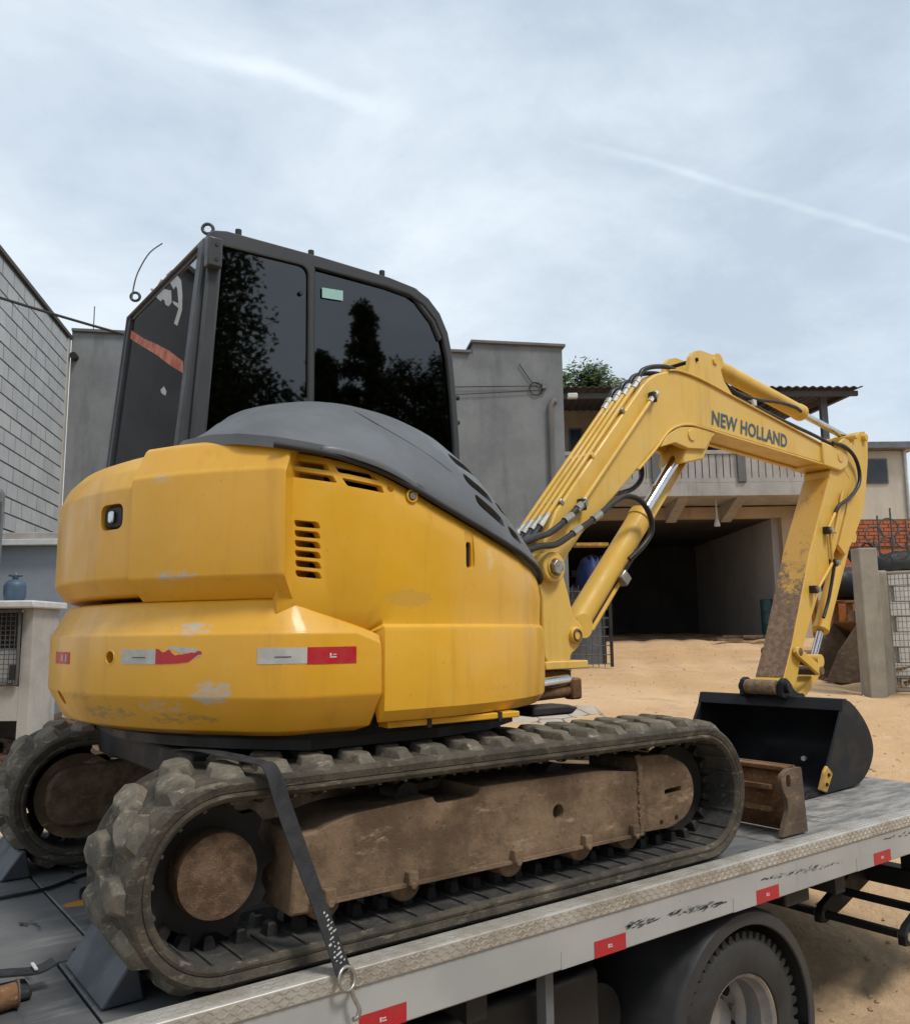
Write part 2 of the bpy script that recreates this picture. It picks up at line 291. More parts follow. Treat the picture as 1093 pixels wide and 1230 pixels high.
class M:   # collects shapes into one mesh
    def __init__(s): s.v = []; s.f = []
    def add(s, vs, fs):
        k = len(s.v); s.v += [Vector(v) for v in vs]; s.f += [tuple(i+k for i in f) for f in fs]; return s
    def box(s, a, b, fn=None):
        x0, y0, z0 = a; x1, y1, z1 = b
        vs = [Vector(p) for p in ((x0, y0, z0), (x1, y0, z0), (x1, y1, z0), (x0, y1, z0), (x0, y0, z1), (x1, y0, z1), (x1, y1, z1), (x0, y1, z1))]
        if fn: vs = [fn(*p) for p in vs]
        return s.add(vs, [(0, 3, 2, 1), (4, 5, 6, 7), (0, 1, 5, 4), (1, 2, 6, 5), (2, 3, 7, 6), (3, 0, 4, 7)])
    def obox(s, c, ax, ay, az):      # oriented box, half vectors
        c, ax, ay, az = map(Vector, (c, ax, ay, az)); vs = [c+ax*i+ay*j+az*k for k in (-1, 1) for i, j in ((-1, -1), (1, -1), (1, 1), (-1, 1))]
        return s.add(vs, [(0, 3, 2, 1), (4, 5, 6, 7), (0, 1, 5, 4), (1, 2, 6, 5), (2, 3, 7, 6), (3, 0, 4, 7)])
    def loft(s, rings, cap=True, closed=True):
        n = len(rings[0]); k = len(s.v)
        for r in rings: s.v += [Vector(v) for v in r]
        for i in range(len(rings)-1):
            for j in range(n if closed else n-1):
                a = k+i*n+j; b = k+i*n+(j+1) % n; s.f.append((a, b, b+n, a+n))
        if cap: s.f.append(tuple(k+j for j in reversed(range(n)))); s.f.append(tuple(k+(len(rings)-1)*n+j for j in range(n)))
        return s
    def prism(s, pts, fn, a, b): return s.loft([[fn(*p, a) for p in pts], [fn(*p, b) for p in pts]])
    def tube(s, path, r, n=10, cap=True, smooth_path=0):
        P = [Vector(p) for p in path]
        if smooth_path: P = catmull(P, smooth_path)
        rs = r if isinstance(r, (list, tuple)) else [r]*len(P); rings = []; prev = None
        for i, p in enumerate(P):
            t = (P[min(i+1, len(P)-1)]-P[max(i-1, 0)]).normalized()
            if prev is None: a = t.orthogonal().normalized()
            else: a = (prev-t*prev.dot(t)); a = a.normalized() if a.length > 1e-6 else t.orthogonal().normalized()
            prev = a; b = t.cross(a); rr = rs[min(i, len(rs)-1)]
            rings.append([p+(a*math.cos(2*math.pi*j/n)+b*math.sin(2*math.pi*j/n))*rr for j in range(n)])
        return s.loft(rings, cap)
    def cyl(s, a, b, r, n=20, r2=None): return s.tube([a, b], [r, r if r2 is None else r2], n)
    def torus(s, c, ax, R, r, n=24, k=8, arc=2*math.pi, start=0):
        ax = Vector(ax).normalized(); u = ax.orthogonal().normalized(); v = ax.cross(u); full = abs(arc-2*math.pi) < 1e-6; rings = []
        for i in range(n+(0 if full else 1)):
            t = start+arc*i/n; d = u*math.cos(t)+v*math.sin(t); rings.append([Vector(c)+d*(R+r*math.cos(2*math.pi*j/k))+ax*(r*math.sin(2*math.pi*j/k)) for j in range(k)])
        if full: rings.append(rings[0])
        return s.loft(rings, not full)
    def mesh(s, name='m'): return mesh_of(name, s.v, s.f)
    def part(s, name, mat, parent=None, **k): return finish(name, s.mesh(name), mat, parent, **k)
def catmull(P, n):
    out = []
    for i in range(len(P)-1):
        p0, p1, p2, p3 = P[max(i-1, 0)], P[i], P[i+1], P[min(i+2, len(P)-1)]
        for k in range(n):
            t = k/n; out.append(.5*((2*p1)+(p2-p0)*t+(2*p0-5*p1+4*p2-p3)*t*t+(3*p1-p0-3*p2+p3)*t**3))
    return out+[P[-1]]
def cut(o, cutters):      # real openings
    cm = M()
    for c in cutters: cm.add(c.v, c.f)
    me = cm.mesh('cut'); bmm = bmesh.new(); bmm.from_mesh(me); bmesh.ops.recalc_face_normals(bmm, faces=bmm.faces); bmm.to_mesh(me); bmm.free()
    base = Vector(o['_loc']); me.transform(Matrix.Translation(-base)); co = bpy.data.objects.new('cut', me); C.objects.link(co)
    if o.parent is None: co.location = base
    else: co.parent = o.parent
    md = o.modifiers.new('b', 'BOOLEAN'); md.operation = 'DIFFERENCE'; md.object = co; md.solver = 'EXACT'
    for other in [x for x in o.modifiers if x != md]: other.show_viewport = False
    bpy.context.view_layer.update(); dg = bpy.context.evaluated_depsgraph_get(); nm = bpy.data.meshes.new_from_object(o.evaluated_get(dg))
    old = o.data; o.modifiers.remove(md); o.data = nm
    for other in o.modifiers: other.show_viewport = True
    bpy.data.objects.remove(co); bpy.data.meshes.remove(me)
    nm.polygons.foreach_set('use_smooth', [True]*len(nm.polygons)); nm.set_sharp_from_angle(angle=R_(28))
def rounded(pts, r, n=4):   # round the corners of a 2-D polygon
    out = []; N = len(pts)
    for i in range(N):
        p, a, b = Vector(pts[i]), Vector(pts[i-1]), Vector(pts[(i+1) % N]); rr = r[i] if isinstance(r, (list, tuple)) else r
        if rr <= 0: out.append(tuple(p)); continue
        da, db = (a-p), (b-p); k = min(rr, da.length*.48, db.length*.48); pa, pb = p+da.normalized()*k, p+db.normalized()*k
        for j in range(n+1):
            t = j/n; out.append(tuple((1-t)**2*pa+2*t*(1-t)*p+t*t*pb))
    return out
XZ = lambda x, z, y: Vector((x, y, z))
BX = lambda x, z, o: Bw(x, z, o)

# ================================================================== the setting
GZ = [(-400, -1.04), (4.6, -1.04), (6., -.76), (9., -.02), (11., .12), (20., .76), (40., 1.2), (400, 1.6)]
def gz(d):
    for (a, za), (b, zb) in zip(GZ, GZ[1:]):
        if d <= b: t = (d-a)/(b-a); return za+(zb-za)*t
    return GZ[-1][1]
def bumpy(l, d): return gz(d)+(.035*noise.noise(Vector((l*.7, d*.7, 0)))+.015*noise.noise(Vector((l*2.5, d*2.5, 3)))-sum((.035+.02*noise.noise(Vector((d*1.3, lc, 1))))*math.exp(-((l-lc-.13*(d-5)-.25*math.sin(d*.35))/.13)**2) for lc in (2.2, 3.75, 3.1, 4.7)) if 4.2 < d < 30 else 0)
ls = [-300, -120, -60, -30]+[-16+.5*i for i in range(32)]+[.15*i for i in range(80)]+[12+.5*i for i in range(16)]+[22, 30, 60, 120, 300]; ds = [-300, -120, -50, -20, -8, 0, 2, 3.4]+[4.+.2*i for i in range(96)]+[24, 26, 30, 40, 70, 150, 400]
g = M(); nl = len(ls)
g.v = [Lw(l, d, bumpy(l, d)) for d in ds for l in ls]; g.f = [(j*nl+i, j*nl+i+1, (j+1)*nl+i+1, (j+1)*nl+i) for j in range(len(ds)-1) for i in range(nl-1)]
o = g.part('ground', 'dirt_ground', smooth=60); o['kind'] = 'structure'
g = M(); sl_ = [(.55, 6.6), (1.55, 6.6), (1.75, 8.3), (1.6, 10.2), (.7, 10.2), (.2, 8.4)]
ring = [Lw(l, d, gz(d)+.03) for l, d in sl_]; low = [p-Vector((0, 0, .2)) for p in ring]; g.loft([low, ring])
o = g.part('pavement', 'cracked_concrete'); o['kind'] = 'structure'
# pebbles and clods lying on the dirt
peb = M(); rs = random.Random(5)
for i in range(700):
    d = 4.6+rs.random()**1.4*14; l = rs.uniform(.1, .62)*d+rs.uniform(-.5, .5); s = rs.uniform(.005, .018)*(1+d*.04); c = Lw(l, d, bumpy(l, d)+s*.2)
    vs = [c+Vector((rs.uniform(.6, 1.1)*s*x, rs.uniform(.6, 1.1)*s*y, rs.uniform(.4, .8)*s*z)) for x, y, z in ((1, 0, 0), (0, 1, 0), (-1, 0, 0), (0, -1, 0), (0, 0, 1), (0, 0, -1))]
    peb.add(vs, [(0, 1, 4), (1, 2, 4), (2, 3, 4), (3, 0, 4), (1, 0, 5), (2, 1, 5), (3, 2, 5), (0, 3, 5)])
o = peb.part('pebbles', 'dirt_ground'); tag(o, 'small stones and clods scattered over the sandy ground', 'pebbles', kind='stuff')

# ---- left: concrete block building (courses run towards the camera), plastered grey building across the back
GA = Vector((.9858, .168)); FA = Vector((-.168, .9858))      # grid directions in (right, forward)
K0 = Vector((-5.9, 12.62))
def Lg(a, b, z): p = K0+GA*a+FA*b; return Lw(p.x, p.y, z)       # a along the grey wall, b away from the camera
bb = thing('block_building', Lg(-.1, -2, gz(11)), 'building of pale grey concrete blocks with dark flashing along its top edge', 'building')
M().box((-1.5, -5.2, -1.1), (-.004, -.14, 5.5), Lg).part('core_wall', 'mortar', bb)
M().box((-1.5, -.138, -1.1), (.012, .0, 5.5), Lg).part('corner_strip', 'pale_concrete', bb, bevel=.01)
blk = None; rs = random.Random(3)
for r in range(17):
    z0 = 5.48-.2*(r+1)
    for c_ in range(13):
        b1 = -.15-.4*c_+(.2 if r % 2 else 0)
        b0 = b1-.380
        if b1 > -.14: b1 = -.145
        if c_ == 0 and r % 2: b0 = -.15-.188
        if b1-b0 < .05: continue
        L = b1-b0; key = (round(L, 3), rs.random() < .3)
        if blk is None: blk = {}
        if key not in blk:
            mm = M().box((-.04, -.5, 0), (0, .5, 1)); me = mm.mesh('block'); me.materials.append(MATS['block_face_pale' if key[1] else 'block_face']); blk[key] = me
        o = bpy.data.objects.new('block', blk[key]); C.objects.link(o); o.parent = bb
        ax, ay = Lg(1, 0, 0)-Lg(0, 0, 0), Lg(0, 1, 0)-Lg(0, 0, 0); P = Lg(rs.uniform(-.002, .003), (b0+b1)/2, z0)-bb.location
        mt = Matrix((ax, ay*L, Vector((0, 0, .178)))).transposed().to_4x4(); mt.translation = P; o.matrix_local = mt
M().box((-1.56, -5.25, 5.505), (.03, .02, 5.56), Lg).part('flashing', 'roof_sheet', bb)
M().cyl(Lg(.0, -3.55, 4.05), Lg(.16, -3.55, 4.1), .02, 8).part('bracket', 'cable_black', bb)

gb = thing('grey_building', Lg(4, .2, gz(13)), 'flat grey rendered building with stepped parapet, standing behind the cab', 'building')
zL, zM_, zR = 5.68, 5.62, 5.80
xs0, xs1, xs2, xe = .016, 3.5, 6.32, 7.86
M().prism([(xs0, -1), (xe, -1), (xe, zR-.05), (xs2, zR-.05), (xs2, zM_-.05), (xs1, zM_-.05), (xs1, zL-.05), (xs0, zL-.05)], lambda a, z, b: Lg(a, b, z), .004, 4.).part('wall', 'grey_render', gb)
for a0, a1, z in ((xs0, xs1-.01, zL), (xs1, xs2-.05, zM_), (xs2-.04, xe+.05, zR)):
    M().box((a0, -.05, z-.048), (a1, 4.05, z), Lg).part('coping', 'dark_concrete', gb, bevel=.006)
M().tube([Lg(7.62, -.035, 2.4), Lg(7.62, -.035, 4.72), Lg(7.66, -.03, 4.8), Lg(7.72, .02, 4.8)], .05, 10).part('conduit', 'dark_concrete', gb, smooth=50)
M().torus(Lg(7.38, -.02, 5.0), Lg(0, 1, 0)-Lg(0, 0, 0), .11, .008, 20, 6).tube([Lg(7.5, -.02, 5.06), Lg(7.3, -.02, 5.12), Lg(7.1, -.02, 5.42)], .007, 6).part('cable_loop', 'cable_black', gb, smooth=60)
M().obox(Lg(7.52, -.03, 5.05), Lg(.04, 0, 0)-Lg(0, 0, 0), Lg(0, .03, 0)-Lg(0, 0, 0), (0, 0, .05)).part('junction_box', 'frame_grey', gb, bevel=.005)
M().cyl(Lg(.08, -.12, 5.22), Lg(.08, .01, 5.22), .055, 16).part('drain_outlet', 'cable_black', gb, smooth=50)
M().cyl(Lg(.3, .1, zL), Lg(.3, .1, zL+.42), .008, 6).part('rod', 'wire_dark', gb)
def cable(name, pts, r, label, sag=.15):
    P = []
    for i in range(17):
        t = i/16; p = Vector(pts[0]).lerp(Vector(pts[1]), t); p.z -= sag*4*t*(1-t); P.append(p)
    return tag(M().tube(P, r, 6).part(name, 'cable_black', smooth=60), label, 'cable')
cable('overhead_cable', (Lg(.03, -4.2, 4.62), Lg(4.2, -.02, 5.0)), .016, 'sagging black cable crossing the block building to the grey wall', .12)
cable('wall_cable', (Lg(1.0, -.03, 4.66), Lg(7.48, -.03, 5.05)), .007, 'thin upper cable running across the grey building to its junction box', -.02)
cable('wall_cable', (Lg(1.0, -.03, 4.58), Lg(7.48, -.03, 4.98)), .007, 'thin lower cable running across the grey building below its junction box', .06)

# ---- low wall with ledge, cage cabinet, gas cylinder
lw = thing('ledge_wall', Lw(-4.3, 9.3, gz(9.3)), 'blue grey low wall with projecting pale ledge below the block building', 'wall')
M().box((-7., 9.2, -.6), (-3.1, 9.42, 1.93), Lw).part('wall', 'ledge_wall', lw)
M().box((-7., 9.08, 1.934), (-3.1, 9.46, 2.0), Lw).part('ledge', 'white_paint', lw, bevel=.006)
M().box((-7., 9.12, 2.003), (-3.1, 9.46, 2.075), Lw).part('ledge', 'pale_concrete', lw, bevel=.006)
M().box((-7., 9.0, -.5), (-3.1, 9.198, .16), Lw).part('plinth', 'pale_concrete', lw, bevel=.03)
cz = gz(8)
cg = thing('cage_cabinet', Lw(-4.3, 8.2, cz), 'pale concrete cabinet with wire cage front and overhanging top slab', 'cabinet')
M().box((-5., 7.9, 1.22), (-3.90, 8.6, 1.29), Lw).part('top_slab', 'white_paint', cg, bevel=.015)
M().box((-5., 8.02, cz-.1), (-4.56, 8.55, 1.218), Lw).part('side_wall', 'pale_concrete', cg)
M().box((-4.05, 8.02, cz-.1), (-3.955, 8.55, 1.218), Lw).part('side_wall', 'pale_concrete', cg)
M().box((-4.558, 8.02, .19), (-4.052, 8.5, .5), Lw).part('shelf_panel', 'pale_concrete', cg)
M().box((-4.558, 8.5, cz), (-4.052, 8.56, 1.2), Lw).part('back_panel', 'dark_concrete', cg)
wm = M()
for i in range(12): wm.cyl(Lw(-4.54+.044*i, 7.99, .52), Lw(-4.54+.044*i, 7.99, 1.2), .004, 5)
for i in range(16): wm.cyl(Lw(-4.55, 7.995, .53+.044*i), Lw(-4.05, 7.995, .53+.044*i), .004, 5)
wm.part('wire_mesh', 'wire_dark', cg)
for a, b in (((-4.55, .515), (-4.55, 1.2)), ((-4.06, .515), (-4.06, 1.2)), ((-4.55, .52), (-4.06, .52)), ((-4.55, 1.2), (-4.06, 1.2))): M().cyl(Lw(a[0], 7.985, a[1]), Lw(b[0], 7.985, b[1]), .014, 8).part('cage_bar', 'wire_dark', cg)
M().box((-4.115, 7.95, .56), (-4.065, 7.975, .7), Lw).part('latch', 'cable_black', cg)
M().box((-4.5, 8.1, .505), (-4.1, 8.45, .85), Lw).part('white_sack', 'white_paint', cg, bevel=.06, seg=3)
gcy = thing('gas_cylinder', Lw(-4.235, 8.2, 1.291), 'small blue gas cylinder standing on the cage cabinet', 'gas cylinder')
prof = [(.0, 1.291), (.075, 1.291), (.09, 1.31), (.1, 1.34), (.1, 1.44), (.085, 1.475), (.05, 1.5), (.028, 1.505), (.028, 1.53)]
def lathe(prof, c, n=24):
    rings = [[Vector((c.x+r*math.cos(2*math.pi*j/n), c.y+r*math.sin(2*math.pi*j/n), z)) for j in range(n)] for r, z in prof]; return M().loft(rings)
lathe([(max(r, .001), z) for r, z in prof], gcy.location).part('body', 'gas_blue', gcy, smooth=50)
M().torus(gcy.location+Vector((0, 0, .25)), (0, 0, 1), .055, .01, 20, 6).part('collar', 'gas_blue', gcy, smooth=60)
M().cyl(gcy.location+Vector((0, 0, .22)), gcy.location+Vector((0, 0, .28)), .014, 10).part('valve', 'zinc', gcy, smooth=50)
sp = thing('sheet_post', Lw(-3.86, 7.25, gz(7.25)), 'tall grey sheet metal post beside the cage cabinet', 'post')
M().prism([(-4.25, gz(7.2)-.1), (-3.91, gz(7.2)-.1), (-3.88, 2.17), (-3.91, 2.22), (-4.25, 2.0)], lambda l, z, d: Lw(l, d, z), 7.2, 7.26).part('sheet', 'frame_grey', sp, bevel=.004)
M().box((-3.902, 7.17, gz(7.2)-.1), (-3.874, 7.198, 2.1), Lw).part('edge_angle', 'wire_dark', sp)
# rubble at the foot of the wall
rb = M(); rs = random.Random(11)
for i in range(260):
    a = rs.random(); l = -4.5+1.5*a+rs.uniform(-.3, .3); d = 8.55+rs.uniform(-.5, .4); s = rs.uniform(.03, .12); c = Lw(l, d, gz(d)+rs.uniform(0, .3)*(1-abs(a-.5)*1.6))
    ax = Vector((rs.uniform(-1, 1), rs.uniform(-1, 1), rs.uniform(-.3, .3))).normalized(); ay = ax.cross(Vector((rs.uniform(-.3, .3), rs.uniform(-.3, .3), 1))).normalized(); az = ax.cross(ay)
    rb.obox(c, ax*s*1.3, ay*s*.7, az*s*.25)
tag(rb.part('rubble_heap', 'brown_scrap'), 'heap of broken slabs and debris behind the rear of the tracks', 'rubble', kind='stuff')

# ---- two-storey house with open garage
hs = thing('garage_house', Lw(6, 20, gz(20)), 'two storey beige house with balcony above a dark open garage', 'house')
gl0, gl1 = 2.6, 7.72; zl = 3.6
M().box((gl1, 20, .2), (9.0, 20.25, 3.86), Lw).part('front_wall', 'beige_wall', hs)
M().box((1.9, 20, zl), (gl1-.002, 20.25, 3.86), Lw).part('lintel', 'beige_wall', hs)
M().box((1.9, 20, .2), (gl0, 20.25, zl-.002), Lw).part('front_wall', 'beige_wall', hs)
M().box((gl1-.15, 20.252, .2), (gl1+.05, 27, zl), Lw).part('garage_wall', 'garage_plaster_lit', hs)
M().box((1.9, 20.252, .2), (2.1, 27, zl), Lw).part('garage_wall', 'garage_shade', hs)
M().box((2.1, 26.8, .2), (gl1-.15, 27, zl), Lw).part('garage_wall', 'garage_shade', hs)
M().box((1.9, 20.252, zl), (gl1+.05, 27, zl+.2), Lw).part('garage_ceiling', 'garage_shade', hs)
M().box((2.102, 20.0, gz(20)-.02), (gl1-.152, 26.798, gz(20)+.03), Lw).part('garage_floor', 'garage_shade', hs)
M().box((1.9, 18.55, 3.90), (8.6, 21.2, 4.2), Lw).part('balcony_slab', 'pale_concrete', hs, bevel=.01)
for l in (3.2, 5.1, 6.4, 8.3): M().prism([(18.7, 3.898), (20, 3.898), (20, 3.5), (19.6, 3.62)], lambda d, z, a: Lw(a, d, z), l-.12, l+.12).part('balcony_bracket', 'pale_concrete', hs)
M().box((1.9, 18.55, 4.203), (8.55, 18.63, 4.3), Lw).part('balcony_kerb', 'pale_concrete', hs)
M().box((1.9, 18.54, 4.84), (8.55, 18.66, 4.93), Lw).part('balcony_rail', 'pale_concrete', hs, bevel=.01)
bal = M().box((-.066, -.02, 0), (.066, .02, .535)).mesh('baluster'); bal.materials.append(MATS['pale_concrete'])
for i in range(42):
    l = 1.98+.156*i
    o = bpy.data.objects.new('baluster', bal); C.objects.link(o); o.parent = hs; o.matrix_local = Matrix.Translation(Lw(l, 18.59, 4.302)-hs.location) @ Matrix.Rotation(math.atan2(e1.y, e1.x), 4, 'Z')
for l in (2.2, 4.45, 6.35, 8.48): M().box((l-.09, 18.5, 4.203), (l+.09, 18.68, 5.0), Lw).part('balcony_post', 'dark_concrete', hs, bevel=.01)
M().box((1.9, 21.2, 4.0), (8.1, 21.4, 6.7), Lw).part('upper_wall', 'beige_wall', hs)
M().box((7.9, 21.402, 4.0), (8.1, 26, 6.6), Lw).part('upper_wall', 'beige_wall', hs)
for l0, l1 in ((2.9, 3.25), (3.5, 4.6), (5.6, 7.0)):
    w_ = M().box((l0, 21.12, 4.2 if l0 < 3.4 else 4.9), (l1, 21.198, 6.1), Lw).part('window', 'frame_grey', hs); M().box((l0+.05, 21.1, (4.2 if l0 < 3.4 else 4.9)+.05), (l1-.05, 21.118, 6.05), Lw).part('pane', 'window_dark', w_)
M().box((8.30, 18.72, 4.203), (8.44, 18.86, 6.26), Lw).part('roof_post', 'frame_grey', hs)
rf = M(); rl = [1.6+.045*i for i in range(166)]
def rz(l, d): return 6.32+.09*(d-18.2)+.022*math.cos(l*2*math.pi/.18)-.012*(l-2)
rf.loft([[Lw(l, d, rz(l, d)+t) for l in rl] for d, t in ((18.2, 0), (26, 0), (26, .015), (18.2, .015), (18.2, 0))], cap=False, closed=False)
rf.part('roof', 'roof_sheet', hs)
M().box((1.7, 18.3, 6.08), (8.95, 18.38, 6.19), Lw).part('fascia', 'roof_sheet', hs)
for l in (2.4, 4.0, 5.6, 7.2, 8.8): M().prism([(18.385, 6.1), (21.3, 6.3), (21.3, 6.4), (18.385, 6.2)], lambda d, z, a: Lw(a, d, z), l-.05, l+.05).part('rafter', 'roof_sheet', hs)
lm = M(); lp = Lw(5.95, 19.2, 3.9); lm.cyl(lp, lp-Vector((0, 0, .45)), .02, 8); M_ = lm.part('lamp_rod', 'white_paint', hs); lathe([(.06, 3.30), (.07, 3.33), (.045, 3.45), (.02, 3.5)], lp, 14).part('lamp_shade', 'white_paint', hs, smooth=50)
M().obox(Lw(2.62, 18.25, 6.12), e1*.11, e2*.06, (0, 0, .06)).part('floodlight', 'white_paint', hs, bevel=.02)
M().cyl(Lw(8.2, 19.97, 2.9), Lw(8.2, 20, 2.9), .07, 14).part('wall_light', 'white_paint', hs)
# things in and before the garage
td = thing('teal_drum', Lw(7.41, 20.45, gz(20.6)+.03), 'teal drum standing inside the garage by its right wall', 'drum')
z0 = gz(20.6)+.03; lathe([(a_*.52, b_) for a_, b_ in ((.27, z0), (.28, z0+.02), (.27, z0+.3), (.285, z0+.31), (.27, z0+.33), (.27, z0+.6), (.285, z0+.61), (.27, z0+.63), (.28, z0+.88), (.25, z0+.885))], td.location).part('body', 'teal_drum', td, smooth=40)
sh = thing('storage_shelf', Lw(4, 25.5, gz(20)+.03), 'dark shelf rack loaded with crates at the back of the garage', 'shelf'); z0 = gz(20)+.03
for l in (3.0, 4.6): 
    for d in (25.3, 25.8): M().box((l, d, z0), (l+.05, d+.05, z0+2), Lw).part('upright', 'chassis_black', sh)
for k in range(4): M().box((2.98, 25.28, z0+.3+.5*k), (4.67, 25.87, z0+.34+.5*k), Lw).part('shelf_board', 'brown_scrap', sh)
rs = random.Random(21)
for k in range(4):
    for j in range(4): 
        l = 3.06+.4*j; o = M().box((l, 25.35, z0+.343+.5*k), (l+rs.uniform(.2, .33), 25.8, z0+.343+.5*k+rs.uniform(.12, .35)), Lw).part('crate', rs.choice(['frame_grey', 'brown_scrap', 'chassis_black']), sh)
rs = random.Random(8)
for i in range(5):
    l = 6.0+.28*i; d = 19.2+rs.uniform(-.3, .3); a = rs.uniform(-.5, .5); c = Lw(l, d, gz(d)+.03+.02*i)
    o = M().obox(c+Vector((0, 0, .03)), (e1*math.cos(a)+e2*math.sin(a))*rs.uniform(.35, .6), (e2*math.cos(a)-e1*math.sin(a))*.07, (0, 0, .025)).part('plank', 'brown_scrap', bevel=.004)
    tag(o, 'dark weathered plank lying in the heap before the garage', 'plank', 'planks before the garage')
ck = thing('wire_crate', Lw(2.05, 14.6, gz(14.6)), 'wire crate with blue tarpaulin standing beyond the boom cylinder', 'crate')
z0 = gz(14.6); wm = M()
for i in range(9): wm.cyl(Lw(1.75+.1*i, 14.3, z0), Lw(1.75+.1*i, 14.3, z0+1.35), .008, 5).cyl(Lw(1.75, 14.3, z0+.05+.15*i), Lw(2.55, 14.3, z0+.05+.15*i), .008, 5)
wm.part('wire_mesh', 'wire_dark', ck); M().box((1.75, 14.95, z0), (2.55, 15, z0+1.35), Lw).part('back_panel', 'frame_grey', ck)
for l in (1.73, 2.57):
    for d in (14.3, 14.95): M().box((l-.025, d-.02, z0), (l+.025, d+.02, z0+1.9), Lw).part('post', 'chassis_black', ck)
M().loft([[Lw(2.32+.22*s*math.cos(t*math.pi/8)*(1+.18*math.sin(t*2+z*7)), 14.65+.3*s*math.sin(t*math.pi/8), z0+z+.05*math.sin(3*t+z*9)) for t in range(16)] for s, z in ((.9, 1.3), (1.1, 1.42), (.9, 1.62), (.7, 1.8), (.2, 1.86))]).part('tarpaulin', 'blue_tarp', ck, smooth=50)
M().box((2.05, 14.4, z0+2.03), (2.6, 14.75, z0+2.08), Lw).part('lid', 'cutter_yellow', ck)

# ---- far right: cream house, brick wall, machine yard, gate
ch = thing('cream_house', Lw(14, 26, gz(26)), 'cream rendered house with flat roof slab and dark window', 'house')
z_t = 6.7
M().box((11.2, 26, gz(26)-.3), (14.0, 31, z_t-.25), Lw).part('wall', 'cream_wall', ch)
M().box((10.9, 25.6, z_t-.245), (14.3, 31.2, z_t-.03), Lw).part('roof_slab', 'frame_grey', ch, bevel=.02)
wz0, wz1 = Gp(1050, 581, 26)[1], Gp(1050, 551, 26)[1]
w_ = M().box((12.55, 25.95, wz0), (13.42, 25.998, wz1), Lw).part('window', 'frame_grey', ch); M().box((12.6, 25.93, wz0+.05), (13.37, 25.948, wz1-.05), Lw).part('pane', 'window_dark', w_)
M().cyl(Lw(13.98, 25.95, 1), Lw(13.98, 25.95, z_t-.25), .05, 8).part('downpipe', 'white_paint', ch)
bw = thing('brick_wall', Lw(12, 21, gz(21)), 'red brick boundary wall below the cream house', 'wall'); z0 = gz(21)
M().box((9.4, 21.01, z0-.2), (15, 21.2, 3.66), Lw).part('core', 'rusty_steel', bw)
bk = M().box((-.115, -.02, 0), (.115, .0, .075)).mesh('brick'); bk.materials.append(MATS['brick_red']); ra = Matrix.Rotation(math.atan2(e1.y, e1.x), 4, 'Z')
for r in range(7):
    for c_ in range(16):
        o = bpy.data.objects.new('brick', bk); C.objects.link(o); o.parent = bw; o.matrix_local = Matrix.Translation(Lw(9.75+.25*c_+(.12 if r % 2 else 0), 21.008, 3.55-.092*r-.01)-bw.location) @ ra
M().box((9.4, 20.99, z0-.2), (15, 21.008, 2.9), Lw).part('lower_face', 'brick_red', bw)
def obx(l, d, z, sx, sy, sz, a=0):
    return Lw(l, d, z), (e1*math.cos(a)+e2*math.sin(a))*sx, (e2*math.cos(a)-e1*math.sin(a))*sy, Vector((0, 0, sz))
om = thing('orange_loader', Lw(8.0, 15.5, gz(15.5)), 'orange machine body with black tyre parked in the scrap yard', 'machine'); z0 = gz(15.5)
M().prism([(6.85, z0+.35), (8.6, z0+.35), (8.6, z0+1.2), (8.2, z0+1.4), (7.35, z0+1.4), (7.05, z0+1.1), (6.85, z0+.95)], lambda l, z, d: Lw(l, d, z), 15.2, 16.6).part('body', 'orange_machine', om, bevel=.05)
for l in (7.2, 8.3):
    wl_ = M().torus(Lw(l, 15.05, z0+.45), e2, .3, .14, 28, 12).part('tyre', 'tyre_rubber', om, smooth=60); M().cyl(Lw(l, 15.0, z0+.45), Lw(l, 15.12, z0+.45), .2, 18).part('rim', 'rusty_steel', wl_)
M().tube([Lw(7.0, 14.9, z0+1.0), Lw(7.3, 14.8, z0+1.45), Lw(7.6, 14.85, z0+1.1)], .05, 8, smooth_path=5).part('hose', 'hose_rubber', om, smooth=60)
bd = tag(M().cyl(*(Lw(5.85, 13.4, gz(13.4)+1.37), Lw(6.6, 13.5, gz(13.4)+1.37)), .26, 24).part('black_drum', 'black_steel', smooth=40, bevel=.02), 'black plastic drum lying on the scrap beside the gate pillar', 'drum')
st = thing('scrap_rack', Lw(6.8, 13.4, gz(13.4)), 'rusty steel rack carrying the black drum beside the gate pillar', 'rack')
for l in (6.05, 6.55):
    for d in (13.2, 13.7): M().box((l-.04, d-.04, gz(13.4)-.1), (l+.04, d+.04, gz(13.4)+1.06), Lw).part('post', 'rusty_steel', st)
M().box((5.95, 13.1, gz(13.4)+1.063), (6.7, 13.8, gz(13.4)+1.1), Lw).part('tray', 'rusty_steel', st)
rk = thing('rusty_bucket', Lw(5.9, 12.4, gz(12.4)), 'rusty brown excavator bucket lying on the ground before the gate pillar', 'bucket'); z0 = gz(12.4)
pr = [(5.2, z0+.02), (5.38, z0-.02), (5.95, z0-.02), (6.1, z0+.3), (6.05, z0+.62), (5.7, z0+.82), (5.38, z0+.4)]
M().loft([[Lw(l, 12.2, z) for l, z in pr[1:6]]+[Lw(l*.995+.02, 12.2, z+.03) for l, z in reversed(pr[1:6])], [Lw(l, 13.0, z) for l, z in pr[1:6]]+[Lw(l*.995+.02, 13.0, z+.03) for l, z in reversed(pr[1:6])]]).part('shell', 'rusty_steel', rk)
for d in (12.17, 13.0): M().prism(pr, lambda l, z, a: Lw(l, a, z), d, d+.03).part('side_plate', 'brown_scrap', rk)
